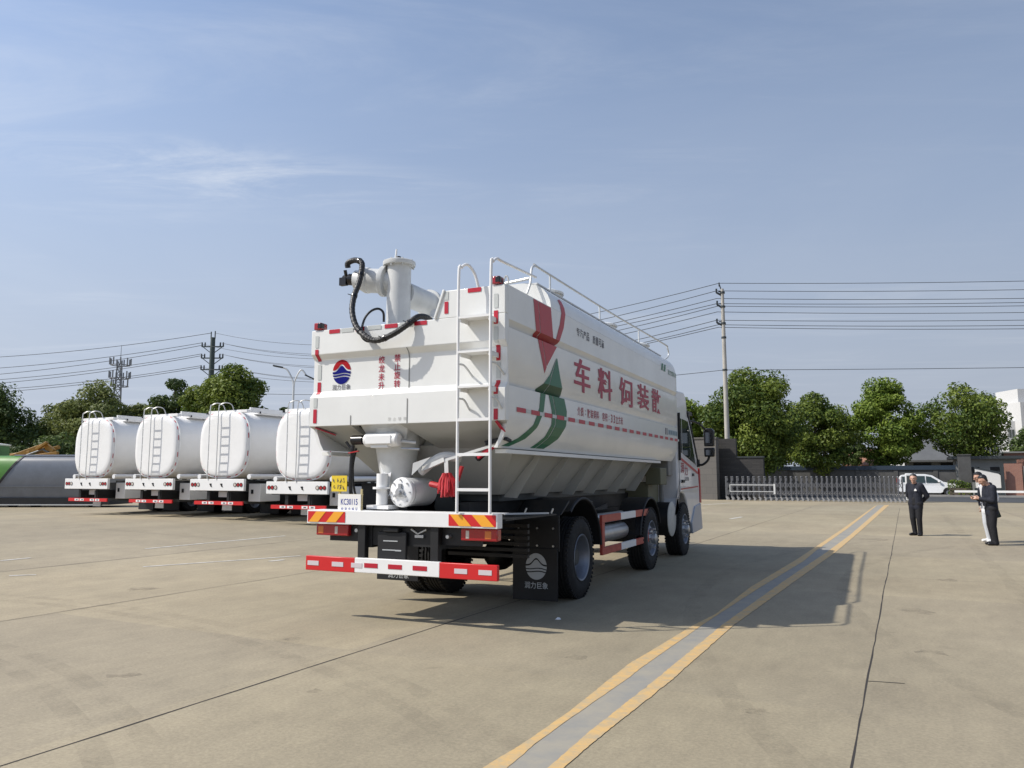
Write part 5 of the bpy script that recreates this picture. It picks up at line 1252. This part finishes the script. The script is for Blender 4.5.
mb = MB(); mb.add([(x, s*(cw(x,z)-.08), z+.012) for x, z, s in ((.42,1.71,-1),(1.12,1.225,-1),(1.12,1.225,1),(.42,1.71,1))], [(0,1,2,3)]); mb.build('windscreen', GLASS, body, smooth=0)

# ------------------------------------------------------------------ people: unions of rounded limbs, remeshed into one skin
def cap(mb, a, b, ra, rb, n=14, sq=(1,1)):
    a, b = Vector(a), Vector(b); d = (b-a); L = d.length; d.normalize(); x = d.orthogonal().normalized(); y = d.cross(x)
    P = []
    for k in range(5): t = R(90*k/4); P.append((ra*math.sin(t), -ra*math.cos(t)))
    for k in range(5): t = R(90*k/4); P.append((rb*math.cos(t), L+rb*math.sin(t)))
    vs = []; fs = []; m = len(P)
    for k in range(n):
        t = 2*math.pi*k/n; e = x*math.cos(t)+y*math.sin(t); vs += [a+e*max(r,1e-4)+d*h for r, h in P]
    for k in range(n):
        j = (k+1) % n
        for i in range(m-1): fs.append((k*m+i, j*m+i, j*m+i+1, k*m+i+1))
    mb.add(vs, fs)
def remesh(mb, name, m, parent, vox, smooth_it=3, loc=None, rz=0):
    me = bpy.data.meshes.new(name); me.from_pydata(mb.v, [], mb.f); o = bpy.data.objects.new(name, me); C.objects.link(o)
    r = o.modifiers.new('r', 'REMESH'); r.mode = 'VOXEL'; r.voxel_size = vox; r.use_smooth_shade = True
    s = o.modifiers.new('s', 'SMOOTH'); s.iterations = smooth_it; s.factor = .5
    bpy.context.view_layer.update(); dg = bpy.context.evaluated_depsgraph_get(); me2 = bpy.data.meshes.new_from_object(o.evaluated_get(dg))
    bpy.data.objects.remove(o); bpy.data.meshes.remove(me); me2.name = name
    me2.materials.clear(); me2.materials.append(m); me2.polygons.foreach_set('use_smooth', [True]*len(me2.polygons))
    o = bpy.data.objects.new(name, me2); C.objects.link(o)
    if parent is not None: o.parent = parent
    return o
def hand(mb, w, d, side, curl=.5):
    """palm from wrist w along d, five separate bent fingers; side = thumb direction"""
    w = Vector(w); d = Vector(d).normalized(); t = Vector(side).normalized(); t = (t-d*t.dot(d)).normalized(); nrm = d.cross(t)
    for k in (-1, 0, 1): cap(mb, w, w+d*.085+t*.022*k, .02, .017, 8)
    for k, L in enumerate((.075,.085,.08,.062)):
        b = w+d*.09+t*(.033-.022*k); m = b+(d*math.cos(curl*.6)+nrm*math.sin(curl*.6))*L*.55; e = m+(d*math.cos(curl*1.6)+nrm*math.sin(curl*1.6))*L*.5
        cap(mb, b, m, .0095, .009, 8); cap(mb, m, e, .009, .0075, 8)
    b = w+d*.025+t*.03; m = b+(d*.7+t*.6+nrm*.3).normalized()*.045; cap(mb, b, m, .012, .0105, 8); cap(mb, m, m+(d*.95+t*.1+nrm*.5).normalized()*.035, .0105, .009, 8)
def person(x, y, face, J, cloth, label, hgt=1.0, glasses=False, bald=False):
    """J: joints in local space, local +y = forward, +x = right"""
    o0 = MB(); V = Vector
    hc, hy = V(J['head']), V(J['look']).normalized(); upv = V((0,0,1)); up = (upv - hy*hy.dot(upv)).normalized(); rt_ = hy.cross(up)
    # head, ~0.23 high
    F = lambda a, b, c: hc + rt_*a + hy*b + up*c
    cap(o0, F(0,-.015,.035), F(0,.0,.02), .088, .085, 18); cap(o0, F(0,.02,-.02), F(0,.035,-.075), .07, .048, 16)
    for s in (-1, 1):
        cap(o0, F(s*.03,.07,-.02), F(s*.05,.03,-.01), .02, .02, 8); cap(o0, F(s*.082,-.005,.012), F(s*.085,-.01,-.025), .014, .010, 8); cap(o0, F(s*.035,.078,.032), F(s*.015,.082,.03), .010, .010, 8)
    cap(o0, F(0,.088,.02), F(0,.108,-.022), .010, .015, 8); cap(o0, F(-.02,.082,-.062), F(.02,.082,-.062), .009, .009, 8); cap(o0, F(0,.075,-.098), F(0,.07,-.095), .018, .018, 8)
    cap(o0, J['neck'], hc+(V(J['neck'])-hc)*.25, .062, .056, 14)
    # trunk and limbs under the clothes
    cap(o0, J['pelvis'], J['chest'], .09, .10); cap(o0, J['chest'], V(J['neck'])+V((0,0,-.06)), .09, .06)
    for s in 'LR':
        cap(o0, J['sh'+s], J['el'+s], .052, .042); cap(o0, J['el'+s], J['wr'+s], .041, .028)
        cap(o0, J['chest'], J['sh'+s], .08, .05)
        cap(o0, J['hip'+s], J['kn'+s], .082, .055); cap(o0, J['kn'+s], J['an'+s], .053, .038); cap(o0, V(J['an'+s])+V((0,0,-.01)), V(J['toe'+s]), .026, .018)
        hand(o0, J['wr'+s], J['hd'+s], J['th'+s], J.get('curl'+s, .6))
    body = remesh(o0, 'person', SKIN, None, .008, 2)
    body.location = (x, y, G(x, y)); body.rotation_euler = (0, 0, face); tag(body, label, 'person')
    # hair
    h = MB(); cap(h, F(0,-.036,.05), F(0,-.026,.058), .092, .087, 18); cap(h, F(0,-.055,.0), F(0,-.06,-.04), .066, .045, 14)
    for s in (-1, 1): cap(h, F(s*.06,-.035,.01), F(s*.070,-.005,.035), .028, .016, 8)
    cap(h, F(-.04,.02,.098), F(.04,.02,.099), .024, .024, 8)
    hb_ = remesh(h, 'hair', HAIR, body, .010, 2)
    e = MB()
    for s in (-1, 1): e.ball(F(s*.034,.080,.008), .008, 8, (1.2,.6,.6)); e.bar(F(s*.02,.086,.03), F(s*.05,.078,.031), .005, .005)
    e.build('eyes', HAIR, body)
    if glasses:
        g = MB()
        for s in (-1, 1): g.tube([F(s*.036+.026*math.cos(t), .097, .006+.02*math.sin(t)) for t in [R(40*k) for k in range(10)]], .003, 5); g.bar(F(s*.06,.09,.012), F(s*.088,-.01,.016), .004, .004)
        g.bar(F(-.012,.1,.008), F(.012,.1,.008), .004, .004); g.build('glasses', BLACKG, body)
    # jacket
    j = MB(); cm, tm, sm_ = cloth['jacket'], cloth['trousers'], cloth['shoes']
    pel, che, nek = V(J['pelvis']), V(J['chest']), V(J['neck']); hem = pel+V((0,-.005,-.15))
    for s in 'LR':
        sgn = -1 if s == 'L' else 1; hx = V((sgn*.075,0,0)); rot = V(J.get('across', (1,0,0))); hx = rot*sgn*.075
        cap(j, hem+hx*.95, pel+hx*.9+V((0,0,.16)), .12, .115); cap(j, pel+hx*.9+V((0,0,.16)), che+hx, .115, .122); cap(j, che+hx, V(J['sh'+s])*.75+che*.25, .12, .085)
        cap(j, J['sh'+s], J['el'+s], .084, .066); cap(j, J['el'+s], V(J['wr'+s])*.93+V(J['el'+s])*.07, .066, .05)
        cap(j, V(J['sh'+s])+V((0,0,.01)), nek+rot*sgn*.05+V((0,0,-.045)), .07, .05)
    cap(j, che, nek+V((0,0,-.055)), .12, .085); cap(j, nek+V((0,-.03,-.02)), nek+V((0,-.035,.02)), .065, .06)
    jk_ = remesh(j, 'jacket', cm, body, .014, 5)
    p_ = MB()
    for s in 'LR':
        cap(p_, J['hip'+s], J['kn'+s], .105, .078); cap(p_, J['kn'+s], V(J['an'+s])+V((0,0,.0)), .076, .062); cap(p_, V(J['an'+s])+V((0,0,.03)), V(J['an'+s])+V((0,.012,-.03)), .064, .066)
    cap(p_, J['hipL'], J['hipR'], .115, .115); cap(p_, pel, pel+V((0,0,.08)), .12, .12)
    remesh(p_, 'trousers', tm, body, .014, 4)
    for s in 'LR':
        sh_ = MB(); a = V(J['an'+s]); t = V(J['toe'+s]); cap(sh_, V((a.x,a.y,.045))-(t-a).normalized()*.03, (t.x,t.y,.036), .045, .038, 12); cap(sh_, (a.x,a.y,.06), (a.x,a.y,.085), .045, .045, 10)
        sh_.v = [(v[0], v[1], max(.002, v[2])) for v in sh_.v]; sh_.build('shoe', sm_, body)
    return body
# standing man by the gate: hands behind his back, looking to the left of the picture
A = dict(head=(.0,.05,1.575), look=(-.25,1,-.12), neck=(0,.0,1.43), chest=(0,0,1.22), pelvis=(0,0,.93), shL=(-.17,0,1.38), shR=(.17,0,1.38),
  elL=(-.27,-.12,1.10), elR=(.27,-.12,1.10), wrL=(-.09,-.19,.93), wrR=(.09,-.19,.95), hdL=(.9,-.05,-.25), hdR=(-.9,-.05,-.2), thL=(0,0,1), thR=(0,0,1),
  hipL=(-.095,0,.88), hipR=(.095,0,.88), knL=(-.085,.02,.48), knR=(.09,.03,.48), anL=(-.075,-.02,.075), anR=(.085,-.04,.075), toeL=(-.11,.15,.04), toeR=(.13,.13,.04))
CL = dict(jacket=NAVY, trousers=TROU, shoes=SHOE)
m1 = person(11.30, 21.80, R(124), A, CL, 'standing man in a dark navy jacket with both hands behind his back near the gate')
mb = MB(); mb.poly([(-.135,.152,1.235),(-.06,.158,1.235),(-.075,.158,1.275),(-.095,.157,1.30),(-.12,.155,1.28)]); mb.build('chest_badge', WHITE2, m1, smooth=0)
# man in profile facing left, head bent over a telephone
B = dict(head=(0,.135,1.535), look=(0,1,-.62), neck=(0,.02,1.42), chest=(0,-.01,1.20), pelvis=(0,-.01,.92), shL=(-.185,.0,1.36), shR=(.185,0,1.36),
  elL=(-.235,.03,1.06), elR=(.235,.03,1.06), wrL=(-.07,.255,1.10), wrR=(.07,.255,1.09), hdL=(.25,.9,.25), hdR=(-.25,.9,.22), thL=(.3,0,1), thR=(-.3,0,1), curlL=.8, curlR=.8,
  hipL=(-.095,-.01,.87), hipR=(.095,-.01,.87), knL=(-.10,.02,.47), knR=(.10,.0,.47), anL=(-.10,-.02,.075), anR=(.10,-.06,.075), toeL=(-.12,.14,.04), toeR=(.12,.10,.04))
m2 = person(11.52, 18.75, R(80), B, CL, 'man in a dark navy jacket standing in profile and looking down at a phone')
def on(o, lx, ly, lz): return Matrix.Rotation(o.rotation_euler.z, 4, 'Z') @ Vector((lx, ly, lz)) + o.location
ph_ = empty('phone', on(m2, 0, .375, 1.135), R(80)); tag(ph_, 'dark phone held by the man in profile', 'phone')
mb = MB(); mb.box(-.036,.036,-.07,.075,-.004,.004, Matrix.Rotation(R(28),4,'X')); mb.build('case', BLACKG, ph_, bevel=.003)
mb = MB(); mb.box(-.032,.032,-.066,.071,.0045,.006, Matrix.Rotation(R(28),4,'X')); mb.build('screen', GLASS, ph_, smooth=0)
bg = empty('shoulder_bag', on(m2, .10, -.20, .66), R(80)); tag(bg, 'small dark green bag hanging behind the hip of the man in profile', 'bag')
mb = MB(); mb.box(-.03,.03,-.06,.05,-.01,.20, Matrix.Rotation(R(-18),4,'X')); mb.build('pouch', mat('dark_green_canvas', (.02,.035,.025), .8), bg, bevel=.02)
mb = MB(); mb.tube(spline([(0,.0,.19),(.02,.06,.30),(.03,.10,.40)],5), .009, 6); mb.build('strap', BLACK, bg)
# third man mostly hidden behind him: white shirt, pale trousers, white shoes
D = dict(B); D.update(elL=(-.24,-.06,1.10), elR=(.24,-.06,1.10), wrL=(-.2,.0,.88), wrR=(.2,.0,.88), hdL=(0,.2,-1), hdR=(0,.2,-1), thL=(0,1,0), thR=(0,1,0)); D.update(head=(0,.21,1.61), look=(.1,1,-.35), neck=(0,.10,1.46), chest=(0,.03,1.22))
m3 = person(11.97, 19.6, R(95), D, dict(jacket=SHIRT, trousers=PALET, shoes=WHITE2), 'man in a white shirt mostly hidden behind the man with the phone', glasses=True)
mb = MB(); mb.tube(spline([(-.06,.10,1.42),(-.075,.155,1.28),(-.08,.165,1.05),(-.08,.15,.9)],6), .03, 8); mb.tube(spline([(.06,.10,1.42),(.075,.155,1.28),(.08,.165,1.05),(.08,.15,.9)],6), .03, 8); mb.build('open_vest_edge', NAVY, m3)
# small litter on the yard
lt = MB(); lt.add([(-.03,-.02,.004),(.04,-.015,.006),(.03,.025,.02),(-.02,.03,.006),(0,0,.028)], [(0,1,4),(1,2,4),(2,3,4),(3,0,4)])
pc = lt.build('paper_scrap', WHITE2, None, smooth=0); pc.location = (.52, 9.05, .002); tag(pc, 'tiny white paper scrap on the concrete behind the feed truck near the mud flap', 'litter')

# ------------------------------------------------------------------ camera, light, sky
cam = bpy.data.cameras.new('camera'); co = bpy.data.objects.new('camera', cam); C.objects.link(co)
co.location = (0, 0, 1.62); co.rotation_euler = (R(90+6.887), 0, 0); cam.sensor_width = 36; cam.lens = 36*770/1024; cam.clip_end = 3000; cam.clip_start = .05
sc = bpy.context.scene; sc.camera = co
EL, AZ = R(45.5), R(8)       # shadows fall to the right and slightly away
d = Vector((math.cos(AZ)*math.cos(EL), math.sin(AZ)*math.cos(EL), -math.sin(EL)))
sl = bpy.data.lights.new('sun', 'SUN'); sl.energy = SUN_E; sl.angle = R(.53); sl.color = (1, .945, .86)
so = bpy.data.objects.new('sun', sl); C.objects.link(so); so.rotation_euler = d.to_track_quat('-Z', 'Y').to_euler(); so.location = (-20, -5, 30)
w = bpy.data.worlds.new('World'); sc.world = w; w.use_nodes = True; nt = w.node_tree; N = nt.nodes.new; L = nt.links.new
bgn = nt.nodes['Background']; sky = N('ShaderNodeTexSky'); sky.sky_type = 'NISHITA'; sky.sun_disc = False; sky.sun_elevation = EL
sky.sun_rotation = math.atan2(-d.x, -d.y); sky.air_density = AIR; sky.dust_density = DUST; sky.ozone_density = OZ; sky.altitude = 0
tc = N('ShaderNodeTexCoord'); sep = N('ShaderNodeSeparateXYZ'); L(tc.outputs['Generated'], sep.inputs[0])
# thin cirrus on a flat layer overhead: direction divided by its height
zz_ = N('ShaderNodeMath'); zz_.operation = 'MAXIMUM'; zz_.inputs[1].default_value = .04; L(sep.outputs['Z'], zz_.inputs[0])
dv = N('ShaderNodeVectorMath'); dv.operation = 'DIVIDE'; cb = N('ShaderNodeCombineXYZ')
for k in range(3): L(zz_.outputs[0], cb.inputs[k])
L(tc.outputs['Generated'], dv.inputs[0]); L(cb.outputs[0], dv.inputs[1])
def cloud(scale, st, rot, lo, hi, det=8, ro=.6, loc=(0,0,0), dist=.6):
    m = N('ShaderNodeMapping'); m.inputs['Scale'].default_value = st; m.inputs['Rotation'].default_value = (0,0,rot); m.inputs['Location'].default_value = loc; L(dv.outputs[0], m.inputs['Vector'])
    t = N('ShaderNodeTexNoise'); t.inputs['Scale'].default_value = scale; t.inputs['Detail'].default_value = det; t.inputs['Roughness'].default_value = ro; t.inputs['Distortion'].default_value = dist; L(m.outputs[0], t.inputs['Vector'])
    r = N('ShaderNodeMapRange'); r.interpolation_type = 'SMOOTHSTEP'; r.inputs['From Min'].default_value = lo; r.inputs['From Max'].default_value = hi; L(t.outputs['Fac'], r.inputs['Value']); return r.outputs['Result']
def math_(op, a, b):
    m = N('ShaderNodeMath'); m.operation = op
    for k, q in enumerate((a, b)):
        if isinstance(q, (int, float)): m.inputs[k].default_value = q
        else: L(q, m.inputs[k])
    return m.outputs[0]
HZ = N('ShaderNodeMapRange'); HZ.interpolation_type = 'SMOOTHSTEP'; HZ.inputs['From Min'].default_value = .62; HZ.inputs['From Max'].default_value = .03; HZ.inputs['To Min'].default_value = .1; HZ.inputs['To Max'].default_value = .95; L(sep.outputs['Z'], HZ.inputs['Value'])
hzm = N('ShaderNodeMix'); hzm.data_type = 'RGBA'; L(HZ.outputs['Result'], hzm.inputs['Factor']); L(sky.outputs[0], hzm.inputs['A']); hzm.inputs['B'].default_value = (*HAZE, 1)
veil = cloud(.35, (1,1,1), .3, .35, .75, loc=(1.2,.5,0))
streak = cloud(.9, (.45,1.6,1), R(-18), .48, .82, ro=.66, loc=(3.1,.9,0))
# one drawn-out cirrus bank high on the left
mpx = N('ShaderNodeMapping'); mpx.inputs['Location'].default_value = CIR_L; mpx.inputs['Rotation'].default_value = (0,0,CIR_R); mpx.inputs['Scale'].default_value = CIR_S; mpx.vector_type = 'TEXTURE'; L(dv.outputs[0], mpx.inputs['Vector'])
ln_ = N('ShaderNodeVectorMath'); ln_.operation = 'LENGTH'; sx2 = N('ShaderNodeSeparateXYZ'); L(mpx.outputs[0], sx2.inputs[0]); cx2 = N('ShaderNodeCombineXYZ'); L(sx2.outputs['X'], cx2.inputs['X']); L(sx2.outputs['Y'], cx2.inputs['Y']); L(cx2.outputs[0], ln_.inputs[0])
bank = N('ShaderNodeMapRange'); bank.interpolation_type = 'SMOOTHSTEP'; bank.inputs['From Min'].default_value = 1.0; bank.inputs['From Max'].default_value = 0.1; L(ln_.outputs['Value'], bank.inputs['Value'])
wisp = cloud(2.2, (.55,1.5,1), CIR_R, .40, .72, ro=.68, loc=(.7,2.3,0), dist=1.0)
fac = math_('ADD', math_('MULTIPLY', math_('MULTIPLY', bank.outputs['Result'], wisp), .45), math_('ADD', math_('MULTIPLY', veil, .10), math_('MULTIPLY', streak, .26)))
mxr = N('ShaderNodeMix'); mxr.data_type = 'RGBA'; L(fac, mxr.inputs['Factor']); L(hzm.outputs['Result'], mxr.inputs['A']); mxr.inputs['B'].default_value = (*CLOUD, 1)
# the sky is brighter towards the sun's side
az_ = N('ShaderNodeMapRange'); az_.inputs['From Min'].default_value = -.7; az_.inputs['From Max'].default_value = .7; az_.inputs['To Min'].default_value = 1.13; az_.inputs['To Max'].default_value = .85; L(sep.outputs['X'], az_.inputs['Value'])
vs_ = N('ShaderNodeVectorMath'); vs_.operation = 'SCALE'; L(mxr.outputs['Result'], vs_.inputs[0]); L(az_.outputs['Result'], vs_.inputs['Scale'])
L(vs_.outputs[0], bgn.inputs['Color']); bgn.inputs['Strength'].default_value = SKY_S
sc.view_settings.view_transform = 'Standard'; sc.view_settings.look = 'None'; sc.view_settings.exposure = EXPO; sc.view_settings.gamma = 1
sc.render.film_transparent = False
cy_ = sc.cycles; cy_.max_bounces = 6; cy_.diffuse_bounces = 3; cy_.glossy_bounces = 3; cy_.transparent_max_bounces = 4; cy_.use_denoising = True
